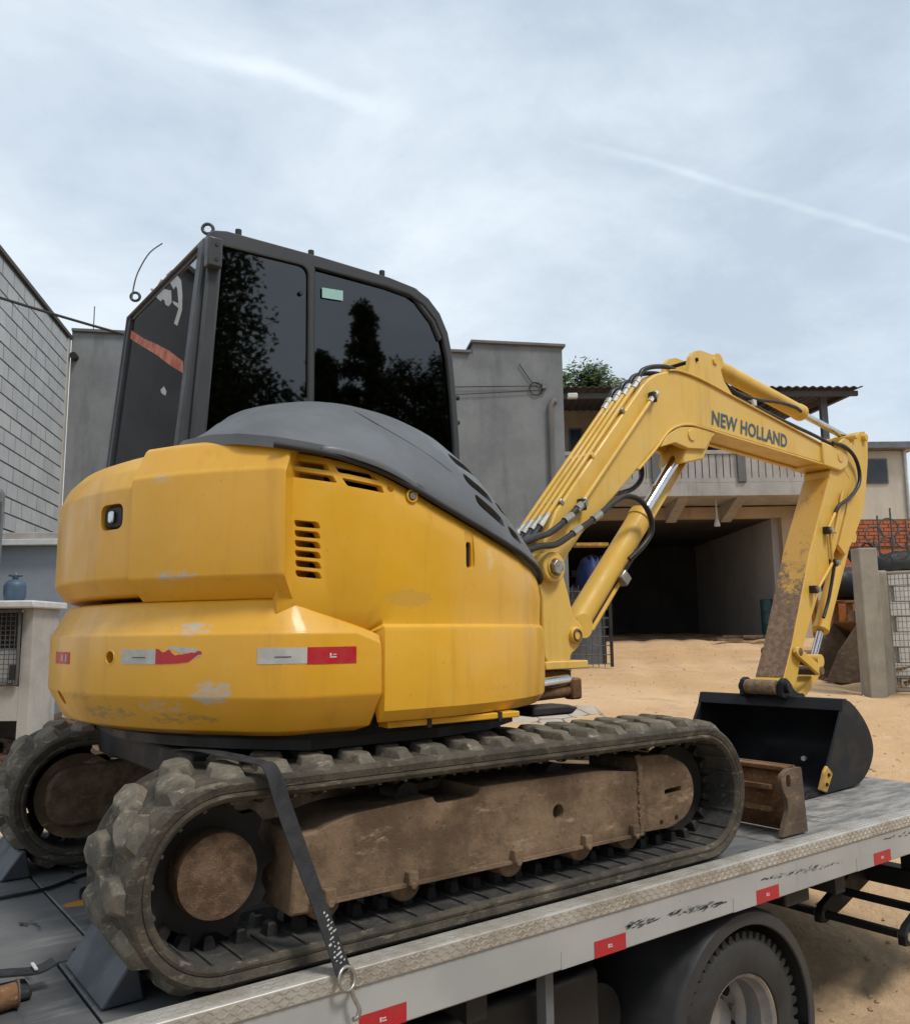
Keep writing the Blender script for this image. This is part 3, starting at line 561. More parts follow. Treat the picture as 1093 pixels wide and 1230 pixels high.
for i in range(4): M().prism([(5.24, z0-.01), (5.38, z0+.0), (5.38, z0+.05)], lambda l, z, a: Lw(l, a, z), 12.25+.2*i, 12.33+.2*i).part('tooth', 'rusty_steel', rk)
rs = random.Random(4)
for i in range(9):
    l0 = 5.4+rs.uniform(0, .5); d0 = 11.4+rs.uniform(-.3, .5); a = rs.uniform(-.5, .6); L = rs.uniform(.4, .9); p0 = Lw(l0, d0, gz(d0)+.04+.03*i); p1 = p0+(e1*math.cos(a)+e2*math.sin(a))*L*.7+Vector((0, 0, rs.uniform(-.02, .12)))
    o = M().tube([p0, (p0+p1)/2+Vector((0, 0, rs.uniform(.0, .05))), p1], rs.uniform(.015, .035), 7).part('scrap_rod', rs.choice(['rusty_steel', 'brown_scrap']), smooth=50); tag(o, 'rusty rod in the scrap pile at the foot of the gate pillar', 'rod', 'scrap rods by the gate pillar')
rs = random.Random(14)
SCL = [('rusty_steel', 'rusty casting propped on a rod in the scrap yard behind the arm'), ('black_steel', 'black machine part propped in the scrap yard beside the orange machine'), ('brown_scrap', 'brown weathered machine part propped between the arm and the pillar'), ('frame_grey', 'grey machine part propped in the scrap yard behind the pillar')]
for i in range(4):
    l = 6.1+.55*i+rs.uniform(-.1, .1); d = 14.2+rs.uniform(-.3, .3); c, ax, ay, az = obx(l, d, gz(d)+1.5+rs.uniform(-.1, .5), rs.uniform(.1, .3), .05, rs.uniform(.05, .12), rs.uniform(-.4, .4)); az = az+ax*rs.uniform(-.5, .5); base = c.copy(); base.z = gz(d)
    t_ = thing('scrap_part', base, SCL[i][1], 'scrap', 'machine parts in the scrap yard')
    M().obox(c, ax, ay, az).part('casting', SCL[i][0], t_, bevel=.02); M().cyl(base, c, .035, 8).part('stand', 'rusty_steel', t_)
    M().tube([c, c+e1*.12+Vector((0, 0, .22)), c+e1*.3+Vector((0, 0, .1))], .022, 7, smooth_path=4).part('hose', 'hose_rubber', t_, smooth=60)
# gate pillar and wire gate
gp = thing('gate_pillar', Lw(5.4, 11.1, gz(11)), 'square weathered concrete gate pillar beside the wire gate', 'pillar')
M().box((5.225, 11, gz(11)-.2), (5.46, 11.25, 1.99), Lw).part('shaft', 'gate_concrete', gp, bevel=.015)
M().box((5.465, 11.05, gz(11)-.2), (5.585, 11.25, 1.68), Lw).part('jamb', 'gate_concrete', gp, bevel=.01)
gt = thing('wire_gate', Lw(6.1, 10.6, gz(10.6)), 'white wire mesh gate panel hung beside the concrete pillar', 'gate')
g0, g1 = (5.60, 11.1), (6.75, 9.9)
def Lq(t, z, off=0): return Lw(g0[0]+(g1[0]-g0[0])*t, g0[1]+(g1[1]-g0[1])*t+off, z)
zb, zt = .17, 1.66
wm = M()
for i in range(34): wm.cyl(Lq(i/33, zb), Lq(i/33, zt), .005, 5)
for i in range(20): wm.cyl(Lq(0, zb+(zt-zb)*i/19), Lq(1, zb+(zt-zb)*i/19), .005, 5)
wm.part('wire_mesh', 'gate_concrete', gt)
for a, b in (((0, zb), (0, zt)), ((1, zb), (1, zt)), ((0, zt), (1, zt)), ((0, zb), (1, zb))): M().cyl(Lq(*a), Lq(*b), .022, 10).part('frame_bar', 'gate_concrete', gt)
wl2 = thing('whitewashed_wall', Lw(6.5, 10.9, gz(11)), 'low whitewashed block wall behind the wire gate', 'wall')
M().box((5.59, 11.36, gz(11)-.2), (8.5, 11.55, 1.72), Lw).part('core', 'pale_concrete', wl2)
wb = M().box((-.195, -.03, 0), (.195, 0, .188)).mesh('block'); wb.materials.append(MATS['white_paint'])
for r in range(9):
    for c_ in range(7):
        o = bpy.data.objects.new('block', wb); C.objects.link(o); o.parent = wl2; o.matrix_local = Matrix.Translation(Lw(5.8+.4*c_+(.2 if r % 2 else 0), 11.358, 1.51-.2*r)-wl2.location) @ ra
# razor wire coil and scroll ironwork on top
rw = M(); P = []
for i in range(170): t = i/170; a = t*math.tau*8.5; P.append(Lw(5.3+2.*t, 11.16+.2*t+.14*math.sin(a), 1.86+.0*t+.15*math.cos(a)+.14))
rw.tube(P, .007, 5); tag(rw.part('razor_wire', 'wire_dark', smooth=60), 'coiled wire running along the top of pillar and gate', 'wire')
ir = thing('scroll_ironwork', Lw(5.9, 11.4, 1.72), 'scrolled iron finial rising above the wire gate', 'ironwork')
for l, h in ((5.72, .75), (5.9, .85), (6.1, .7), (6.25, .55)): M().cyl(Lw(l, 11.45, 1.72), Lw(l, 11.45, 1.72+h), .012, 6).part('bar', 'wire_dark', ir)
for l, z, r in ((5.66, 2.2, .12), (5.86, 2.3, .13), (6.06, 2.15, .12), (5.8, 2.03, .1), (6.2, 2.05, .12)): M().torus(Lw(l, 11.45, z), e2, r, .011, 20, 6).part('scroll', 'wire_dark', ir, smooth=60)
cvr = tag(M().loft([[Lw(6.05+.45*s*math.cos(t*math.pi/7), 11.44+.12*s*math.sin(t*math.pi/7), z+.015*math.sin(4*t)) for t in range(14)] for s, z in ((1, 1.722), (1.02, 1.8), (.8, 1.92), (.3, 1.98))]).part('black_sheet', 'black_rubber', smooth=50), 'crumpled black sheet draped over the whitewashed wall', 'sheet')

# ---- trees
def tree(name, base, h, cr_h, cr_r, label, leaf, seed, n=3600, ls=.16, conif=False, group=None):
    t = thing(name, base, label, 'tree', group); rs = random.Random(seed); b = Vector(base)
    tr = M(); tr.tube([b-Vector((0, 0, .3)), b+Vector((.05*h*.2, 0, h*.4)), b+Vector((0, .03*h, h*.93))], [h*.028, h*.02, h*.005], 9)
    cl = []
    NC = 44 if conif else 40
    for i in range(NC):
        f = (i+.5)/NC; z = h-cr_h*(1-f)
        prof_ = (1-f)**.8*.95+.08 if conif else math.sin(math.pi*min(.97, .12+.82*f))**.6
        a = i*2.4+rs.uniform(-.5, .5); rr = cr_r*prof_*rs.uniform(.45, 1.0); c = b+Vector((rr*math.cos(a), rr*math.sin(a), z)); cl.append((c, cr_r*rs.uniform(.26, .46)*(1-.45*f if conif else 1)))
        st_ = b+Vector((0, .02*h, max(h*.15, z-rr*.5))); tr.tube([st_, st_.lerp(c, .6)+Vector((0, 0, .1)), c], [h*.009, h*.006, h*.002], 5)
    tr.part('trunk', 'bark', t, smooth=60)
    lf = M()
    for i in range(n):
        c, r = cl[rs.randrange(len(cl))]; d = Vector((rs.gauss(0, 1), rs.gauss(0, 1), rs.gauss(0, .8))); d = d.normalized()*r*rs.random()**.45*rs.uniform(.8, 1.2); p = c+d
        ax = Vector((rs.gauss(0, 1), rs.gauss(0, 1), rs.gauss(0, .6))).normalized(); ay = ax.orthogonal().normalized(); s = ls*rs.uniform(.5, 1.2)
        lf.add([p-ax*s, p+ay*s*.45, p+ax*s, p-ay*s*.45], [(0, 1, 2, 3)])
    lf.part('crown', leaf, t); return t
tree('leafy_tree', Lw(5.6, 34, gz(34)), 10.5, 4.2, 1.7, 'bushy green tree whose top rises above the corrugated roof', 'leaf_mid', 2, 14000, .13)
tree('leafy_tree', Lw(4.0, 33, gz(33)), 10.1, 3.4, 1.2, 'smaller green tree beside the grey building, top level with the roof', 'leaf_mid', 3, 9000, .12)
for i, (x, y, h, r, cf, lb) in enumerate(((1.55, -9.2, 9.6, 2.0, False, 'tall broad dark tree mirrored in the rear half of the cab side window'), (5.7, -11.4, 7.4, 1.1, True, 'small pointed tree mirrored beside the window divider of the cab'), (6.75, -11.6, 8.7, 1.0, True, 'tallest slender tree mirrored in the front half of the cab side window'), (8.0, -11.8, 7.6, 1.3, False, 'rounded tree mirrored right of the tallest slender one'), (9.2, -11.4, 8.0, 1.5, False, 'bushy tree mirrored at the front edge of the cab side window'), (-3.5, -12.5, 7.5, 2.6, False, 'broad tree standing across the road behind the truck tail'))):
    tree('street_tree', (x, y, -1.04), h, h*.86, r, lb, 'leaf_dark', 30+i, (60000 if i == 0 else 26000) if i < 5 else 6000, .06 if i < 5 else .12, cf, 'trees across the road')
# dense hedge below the trees
hg = M(); rs = random.Random(77)
for i in range(60000):
    x = rs.uniform(1, 14); top = 7.2+1.1*noise.noise(Vector((x*.8, 0, 5)))+.35*noise.noise(Vector((x*3, 0, 9))); p = Vector((x, -14.2+rs.uniform(-.9, .9), -1.04+top*rs.random()**.75)); s = rs.uniform(.05, .11)
    ax = Vector((rs.gauss(0, 1), rs.gauss(0, 1), rs.gauss(0, .6))).normalized(); ay = ax.orthogonal().normalized(); hg.add([p-ax*s, p+ay*s*.5, p+ax*s, p-ay*s*.5], [(0, 1, 2, 3)])
tag(hg.part('foliage_belt', 'leaf_dark'), 'dense dark belt of foliage across the road, mirrored low in the cab side window', 'foliage', kind='stuff')

# ================================================================== tow truck
tt = thing('tow_truck', (0, .12, -1.04), 'flatbed tow truck with grey side beam and worn steel deck carrying the excavator', 'tow truck')
for y0, y1, xsx in ((-1.018, -.423, (-4., -1.29, .6, 2.2, 3.56)), (-.417, 1.30, (-4., -1.167, .5, 2.1, 3.56))):
    for a, b in zip(xsx, xsx[1:]): M().box((a+.004, y0, -.012), (b-.004, y1, 0)).part('deck_plate', 'deck_steel', tt, bevel=.003, seg=1)
M().box((-4, -1.016, -.15), (3.55, 1.29, -.016)).part('deck_frame', 'chassis_black', tt)
SB = -1.06
M().box((-4, SB, -.154), (3.56, -1.022, -.004)).part('side_beam', 'truck_grey', tt, bevel=.005)
M().box((-4, 1.302, -.154), (3.56, 1.34, .03)).part('side_beam', 'truck_grey', tt, bevel=.005)
ang = M().loft([[Vector((x, y, z)) for y, z in ((-1.0665, -.02), (-1.0625, -.02), (-1.0625, .0245), (-.99, .0245), (-.99, .031), (-1.06, .031), (-1.0665, .027))] for x in (-4, 3.56)]).part('edge_angle', 'tread_plate', tt, bevel=.002, seg=1)
bars = M(); rs = random.Random(2)
x = -3.0; k = 0
while x < 3.54:
    for row in range(3):
        zc = -.0125+.0155*row; s = 1 if (k+row) % 2 else -1
        bars.obox((x, -1.0669, zc), Vector((.0072, 0, .0045*s)), Vector((0, .0009, 0)), Vector((-.0011*s, 0, .0018)))
    for row in range(3): s = 1 if (k+row) % 2 else -1; bars.obox((x, -1.05+.022*row, .0314), Vector((.0072, .0045*s, 0)), Vector((-.0011*s, .0018, 0)), Vector((0, 0, .0008)))
    x += .0185; k += 1
o = bars.part('tread_bars', 'tread_bar', ang); o['kind'] = 'stuff'
def side_quad(name, mat, x0, x1, z0, z1, y=-1.0606, th=.0008): return M().box((x0, y-th, z0), (x1, y, z1)).part(name, mat, tt)
rs = random.Random(6)
for x0 in (-.655, .256, 1.178, 2.1, 3.02):
    rq = side_quad('red_reflector', 'red_tape', x0, x0+.155, -.152, -.099); side_quad('pale_reflector', 'truck_grey', x0-.153, x0-.004, -.152, -.097)
    M().box((x0+.066, -1.0622, -.131), (x0+.072, -1.0615, -.119)).box((x0+.074, -1.0622, -.131), (x0+.088, -1.0615, -.128)).box((x0+.074, -1.0622, -.124), (x0+.086, -1.0615, -.121)).part('print', 'white_mark', rq)
for px0, px1, n, hh in ((752, 792, 60, .016), (802, 872, 110, .016), (915, 1012, 80, .012), (1062, 1120, 60, .014), (330, 350, 8, .01)):
    a = onp(px0, {752: 1113, 802: 1099, 915: 1057, 1062: 1008, 330: 1250}[px0], 1, SB); b = onp(px1, {792: 1104, 872: 1084, 1012: 1036, 1120: 995, 350: 1245}[px1], 1, SB); sc = M()
    for i in range(n):
        t = rs.random(); p = a.lerp(b, t); env = math.sin(math.pi*min(1, t*1.05))**.6; p.z += rs.gauss(0, hh*.45)*env; L = rs.uniform(.004, .02); s_ = rs.uniform(.0006, .0022)
        sc.add([(p.x-L, SB-.0012, p.z-L*.15), (p.x, SB-.0012, p.z-s_), (p.x+L, SB-.0012, p.z+L*.2), (p.x, SB-.0012, p.z+s_)], [(0, 1, 2, 3)])
    sc.part('scuff', 'scuff_black', tt)
# rear wheel pair, mudguard
WC = Vector((1.14, 0, -.655)); WR = .385
def ring_y(prof, c, n=56): return M().loft([[Vector((c.x+r*math.cos(math.tau*j/n), y, c.z+r*math.sin(math.tau*j/n))) for j in range(n)] for r, y in prof], cap=False)
for yo, near in ((-1.0, True), (-.70, False), (1.04, False)):
    wh = ring_y([(.225, yo+.02), (.235, yo+.004), (.27, yo-.004), (.32, yo+.0), (.357, yo+.014), (.368, yo+.03), (.37, yo+.12), (.368, yo+.22), (.34, yo+.245), (.27, yo+.25), (.225, yo+.235), (.225, yo+.02)], WC).part('wheel', 'tyre_rubber', tt, smooth=40)
    if near:
        tb = M().prism([(-.012, -.02), (.012, -.02), (.013, .004), (.008, .019), (-.008, .019), (-.013, .004)], lambda a, b, c: Vector((a, c, b)), 0, .05).mesh('tread_block'); tb.materials.append(MATS['tyre_rubber'])
        for j in range(52):
            for row, y in enumerate((yo+.012, yo+.075, yo+.185)):
                an = math.tau*(j+.5*(row == 1))/52; o = bpy.data.objects.new('tread_block', tb); C.objects.link(o); o.parent = wh
                o.matrix_local = Matrix.Translation(Vector((WC.x+.366*math.cos(an), y, WC.z+.366*math.sin(an)))-Vector(tt['_loc'])) @ Matrix.Rotation(math.pi/2-an, 4, 'Y')
        ring_y([(.222, yo+.028), (.229, yo+.018), (.224, yo+.012), (.213, yo+.02), (.207, yo+.045), (.195, yo+.06), (.192, yo+.13), (.175, yo+.15), (.165, yo+.165), (.12, yo+.17), (.10, yo+.14), (.085, yo+.135), (.001, yo+.13)], WC).part('rim', 'rim_steel', wh, smooth=35)
        ring_y([(.2285, yo+.0185), (.232, yo+.0145), (.2285, yo+.0105), (.225, yo+.0145), (.2285, yo+.0185)], WC).part('rim_edge', 'chrome', wh, smooth=50)
        for j in range(6):
            a = math.tau*j/6+.2; M().cyl((WC.x+.137*math.cos(a), yo+.148, WC.z+.137*math.sin(a)), (WC.x+.137*math.cos(a), yo+.172, WC.z+.137*math.sin(a)), .014, 6).part('wheel_nut', 'zinc', wh)
            a += math.pi/6; M().cyl((WC.x+.146*math.cos(a), yo+.160, WC.z+.146*math.sin(a)), (WC.x+.146*math.cos(a), yo+.18, WC.z+.146*math.sin(a)), .02, 12).part('hand_hole', 'opening_shade', wh)
M().cyl((WC.x, -.75, WC.z), (WC.x, 1.1, WC.z), .09, 14).part('axle', 'chassis_black', tt, smooth=50)
mg = M(); A0, A1 = R_(-12), R_(188); rings = []
for i in range(33):
    a = A0+(A1-A0)*i/32; rr = .47
    def pt(r, y): return Vector((WC.x+r*math.cos(a), y, WC.z+r*1.02*math.sin(a)))
    rings.append([pt(rr, -.62), pt(rr, -1.0), pt(rr-.012, -1.02), pt(rr-.055, -1.026), pt(rr-.06, -1.02), pt(rr-.02, -1.0), pt(rr-.015, -.62)])
mg.loft(rings).part('mudguard', 'mudguard_plastic', tt, smooth=50)
M().box((1.555, -1.02, -.98), (1.575, -.64, -.72)).part('mud_flap', 'black_rubber', tt)
M().box((.655, -1.01, -.98), (.675, -.64, -.72)).part('mud_flap', 'black_rubber', tt)
for y in (-.42, .42): M().box((-4, y-.04, -.42), (3.3, y+.04, -.152)).part('chassis_rail', 'chassis_black', tt)
for x in (-3.1, -1.4, -.2, 1.9, 3.0): M().box((x-.04, -1.0, -.25), (x+.04, 1.26, -.153)).part('cross_member', 'chassis_black', tt)
M().box((-1.6, -.92, -.86), (.42, -.5, -.255)).part('underdeck_fill', 'chassis_black', tt, bevel=.02)  # black box added to keep the space under the deck dark
M().box((.10, -.985, -1.0), (.135, -.94, -.154)).part('side_post', 'frame_grey', tt)
M().cyl((.52, -.8, -.5), (.52, -.3, -.5), .13, 20).part('air_tank', 'chassis_black', tt, smooth=50)
M().box((1.44, -1.02, -.225), (1.62, -.99, -.156)).part('lamp_bracket', 'chassis_black', tt, bevel=.008)
# rear lower frame under the tail
uf = M().box((3.26, -1.0, -.56), (3.38, 1.0, -.45)).part('tail_beam', 'black_steel', tt, bevel=.01)
for y in (-.36, -.83, .3, .75):
    M().prism([(2.74, -.70), (2.80, -.71), (3.0, -.66), (3.30, -.565), (3.30, -.44), (3.24, -.43), (2.78, -.61), (2.74, -.65)], XZ, y-.02, y+.02).part('tail_arm', 'black_steel', tt, bevel=.004)
    M().cyl((2.775, y-.028, -.657), (2.775, y+.028, -.657), .022, 10).part('arm_bolt', 'zinc', tt)
for x, z in ((2.79, -.66), (3.02, -.58)): M().box((x-.018, -.83, z-.018), (x+.018, .75, z+.018)).part('tail_bar', 'black_steel', tt)
for y in (-.62, .62): M().box((3.29, y-.04, -.45), (3.35, y+.04, -.152)).part('hanger', 'black_steel', tt)

# ---- things on the deck
def chock(y0, label):
    o = M().loft([[Vector((x, y, z)) for x, z in ((-1.28, .004), (-1.17, .004), (-1.185, .075), (-1.192, .108), (-1.205, .110))] for y in (y0, y0+.39)]).part('wheel_chock', 'chock_rubber', None, bevel=.006); return tag(o, label, 'wheel chock', 'wheel chocks')
chock(-.85, 'dark grey wedge chock against the rear of the strapped track')
chock(.60, 'dark grey wedge chock against the rear of the track in shade')
tag(M().tube([(-1.7, .30, .008), (-1.317, .357, .008), (-1.176, .372, .008), (-1.08, .43, .008), (-.984, .501, .008), (-.8, .52, .008)], .007, 6, smooth_path=5).part('deck_cable', 'cable_black', smooth=60), 'thin black cable lying across the deck between the tracks', 'cable')
rg = thing('loose_tie_down', (-1.46, -.64, .002), 'rusty tie-down hook with folded dark strap end lying on the deck', 'strap')
M().cyl((-1.53, -.70, .034), (-1.445, -.685, .034), .030, 18).part('drum', 'rusty_steel', rg, smooth=40, bevel=.004)
for k in (0, 1): M().cyl((-1.535+.09*k, -.70+.014*k, .036), (-1.53+.09*k, -.70+.014*k, .036), .036, 18).part('ratchet_plate', 'brown_scrap', rg, bevel=.002)
M().box((-1.56, -.66, .002), (-1.40, -.56, .03)).part('folded_webbing', 'webbing', rg, bevel=.01)
stp = [(-1.62, -.58, .05), (-1.53, -.585, .062), (-1.45, -.59, .055), (-1.385, -.60, .05), (-1.345, -.61, .066)]
M().loft([[Vector(p)+Vector((.004, .028*s, .0+.006*k)) for s, k in ((-1, 0), (1, 0), (1, 1), (-1, 1))] for p in catmull([Vector(p) for p in stp], 4)]).part('strap_end', 'webbing', rg)
M().box((-1.392, -.628, .0625), (-1.384, -.572, .066)).part('stitching', 'white_mark', rg)

# tie-down strap over the near track
sd_ = thing('tie_down_strap', (-.70, -1.075, .0), 'black ratchet strap over the track hooked to the truck side rail', 'strap')
path = catmull([Vector(p) for p in ((-1.02, -.60, .595), (-.985, -.72, .600), (-.955, -.85, .598), (-.925, -.965, .590), (-.90, -1.0, .568), (-.865, -1.012, .47), (-.80, -1.04, .28), (-.742, -1.064, .11), (-.712, -1.077, .03))], 6)
rr = []
for i, p in enumerate(path):
    t = (path[min(i+1, len(path)-1)]-path[max(i-1, 0)]).normalized(); wdt = Vector((1, .25, .0)); wdt = (wdt-t*wdt.dot(t)).normalized(); nn = t.cross(wdt).normalized()
    tw = .012*math.sin(i*.35); rr.append([p+wdt*.0255+nn*.0, p-wdt*.0255+nn*(.0+tw*.3), p-wdt*.0255+nn*(.003+tw*.3), p+wdt*.0255+nn*.003])
web = M().loft(rr).part('webbing', 'webbing', sd_, smooth=60)
pe = path[-1]; pd_ = (path[-1]-path[-9]).normalized(); wd = Vector((1, .25, 0)); wd = (wd-pd_*wd.dot(pd_)).normalized(); nn = pd_.cross(wd).normalized(); nn = nn if nn.y < 0 else -nn
rs = random.Random(9); pk = M()
for i in range(13):
    for h_ in range(3):
        c = pe-pd_*(.03+.0115*i)+nn*.0045; pk.obox(c+wd*rs.uniform(-.017, .017), wd*rs.uniform(.002, .007), pd_*rs.uniform(.0008, .003), nn*.0005)
pk.part('printed_stripes', 'white_mark', web)
rc = pe+pd_*.016+nn*.003
M().torus(rc, nn, .029, .0055, 26, 8).part('ring', 'zinc', sd_, smooth=60)
M().tube([rc+pd_*.03, rc+pd_*.055, rc+pd_*.085+nn*.004, rc+pd_*.1+wd*-.012, rc+pd_*.096+wd*-.027], .0065, 8, smooth_path=5).part('hook', 'zinc', sd_, smooth=60)

# ================================================================== excavator
ex = thing('mini_excavator', (0, 0, 0), 'yellow mini excavator with black bucket standing on the tow truck deck', 'excavator')
# ---- undercarriage
ZC, AX, RI, RO, RL = .29, 1.0, .2035, .264, .29
def tpath(s, r):           # arc length along the pitch line -> (x, z, tangent angle)
    rp = .25; Ls = 2*AX; La = math.pi*rp; T = 2*Ls+2*La; s %= T
    if s < Ls: return AX-s, ZC+r, math.pi           # top run, moving backwards
    s -= Ls
    if s < La: a = math.pi/2+s/rp; return -AX+r*math.cos(a), ZC+r*math.sin(a), a+math.pi/2
    s -= La
    if s < Ls: return -AX+s, ZC-r, 0.
    s -= Ls; a = -math.pi/2+s/rp; return AX+r*math.cos(a), ZC+r*math.sin(a), a+math.pi/2
TL = 4*AX+2*math.pi*.25
def stad(r, n=26):
    out = []
    for i in range(n+1): a = math.pi/2+math.pi*i/n; out.append((-AX+r*math.cos(a), ZC+r*math.sin(a)))
    for i in range(1, 12): out.append((-AX+2*AX*i/12, ZC-r))
    for i in range(n+1): a = -math.pi/2+math.pi*i/n; out.append((AX+r*math.cos(a), ZC+r*math.sin(a)))
    for i in range(1, 12): out.append((AX-2*AX*i/12, ZC+r))
    return out
rs = random.Random(12)
lugs = []
for v in range(4):
    r4 = random.Random(40+v); j = lambda k=.006: r4.uniform(-k, k)
    j = lambda k=.005: r4.uniform(-k, k)
    top = [(-.026+j(), .042+j()), (.022+j(), .040+j()), (.042+j(), .09+j()), (.038+j(), .15), (.055+j(), .205+j()), (.0+j(), .218+j()), (-.036+j(), .15), (-.042+j(), .09+j())]
    bot = [(x*1.12+(.006 if x > 0 else -.006), .004 if y < .06 else y+(.008 if y > .2 else 0)) for x, y in top]
    hgt = RL-RO; me = M().loft([[Vector((x, y, -.012)) for x, y in bot], [Vector((x, y, hgt-.007+j(.004))) for x, y in top], [Vector((x*.88, y*.95+.008, hgt)) for x, y in top]]).mesh('tread_lug')
    me.materials.append(MATS['lug_rubber']); bmm = bmesh.new(); bmm.from_mesh(me); bmesh.ops.recalc_face_normals(bmm, faces=bmm.faces); bmesh.ops.bevel(bmm, geom=[e_ for e_ in bmm.edges if e_.calc_face_angle(0) > .5 and min(v_.co.z for v_ in e_.verts) > -.01], offset=.0025, segments=1, affect='EDGES'); bmm.to_mesh(me); bmm.free(); me.polygons.foreach_set('use_smooth', [True]*len(me.polygons)); me.set_sharp_from_angle(angle=R_(25)); lugs.append(me)
gt_me = M().loft([[Vector((x*1., y, 0)) for x, y in ((-.018, -.022), (.018, -.022), (.018, .022), (-.018, .022))], [Vector((x, y, .03)) for x, y in ((-.013, -.018), (.013, -.018), (.013, .018), (-.013, .018))], [Vector((x, y, .036)) for x, y in ((-.008, -.014), (.008, -.014), (.008, .014), (-.008, .014))]]).mesh('guide_tooth'); gt_me.materials.append(MATS['chassis_black'])
rib_me = M().box((-.005, -.08, -.002), (.005, .08, .006)).mesh('inner_rib'); rib_me.materials.append(MATS['inner_rubber'])
def frame_at(s, r, y, flip=1):     # local x along the track, local y across, local z outwards
    x, z, a = tpath(s, r); T = Vector((math.cos(a), 0, math.sin(a))); N = Vector((math.sin(a), 0, -math.cos(a))); Y = N.cross(T)
    m4 = Matrix((T, Y*flip, N)).transposed().to_4x4(); m4.translation = Vector((x, y, z)); return m4, Y
for side in (-1, 1):
    yo, yi = (.98*side, .58*side); yb0, yb1 = min(yo, yi), max(yo, yi); prof = [(yb0+.004, RI+.006), (yb0, RI+.014), (yb0+.002, RI+.022), (yb0+.006, RI+.0245), (yb0+.002, RI+.027), (yb0-.002, RO-.014), (yb0+.004, RO-.004), (yb0+.012, RO), (yb1-.012, RO), (yb1-.004, RO-.004), (yb1+.002, RO-.014), (yb1-.002, RI+.027), (yb1-.006, RI+.0245), (yb1-.002, RI+.022), (yb1, RI+.014), (yb1-.004, RI+.006), (yb1-.012, RI), (yb0+.012, RI)]
    loops = [stad(r) for _, r in prof]; n = len(loops[0]); tr = M()
    rings = [[Vector((loops[k][i][0], prof[k][0], loops[k][i][1])) for k in range(len(prof))] for i in range(n)]; rings.append(rings[0])
    track = tr.loft(rings, cap=False).part('rubber_track', ['dusty_rubber', 'inner_rubber'], ex, smooth=35)
    for pl in track.data.polygons:
        cxy = pl.center
        if yb0+.008 < cxy.y < yb1-.008:
            px_ = min(max(cxy.x, -AX), AX)
            if math.hypot(cxy.x-px_, cxy.z-ZC) < RI+.004: pl.material_index = 1
    track['label'] = 'muddy rubber track with strap over it' if side < 0 else 'muddy rubber track in shade under the house'
    NL = 40
    for k in range(NL):
        for row in (0, 1):
            s = TL*(k+.5*row)/NL+.03; edge = yb0 if row == 0 else yb1; m4, Y = frame_at(s, RO, edge, 1)
            sg = 1 if row == 0 else -1                      # point lug inwards from its edge
            if Y.y*sg < 0: m4 = m4 @ Matrix.Rotation(math.pi, 4, 'Z')
            o = bpy.data.objects.new('tread_lug', lugs[rs.randrange(4)]); C.objects.link(o); o.parent = track; sc_ = rs.uniform(.92, 1.08)
            o.matrix_local = m4 @ Matrix.Diagonal((sc_, 1, rs.uniform(.9, 1.), 1))
    NT = 60
    for k in range(NT):
        s = TL*k/NT
        m4, Y = frame_at(s, RI, (yo+yi)/2); m4 = m4 @ Matrix.Rotation(math.pi, 4, 'X')
        for dy in (-.045, .045):
            if side > 0 and dy > 0: continue
            o = bpy.data.objects.new('guide_tooth', gt_me); C.objects.link(o); o.parent = track; o.matrix_local = m4 @ Matrix.Translation((0, dy, 0))
        if side < 0:
            m5, Y = frame_at(s+TL/NT/2, RI, yo*.91+yi*.09+.03*0, 1); m5 = m5 @ Matrix.Rotation(math.pi, 4, 'X'); m5.translation.y = yb0+.09
            o = bpy.data.objects.new('inner_rib', rib_me); C.objects.link(o); o.parent = track; o.matrix_local = m5
tips = M()     # bright worn metal tips on the guide teeth of the near track
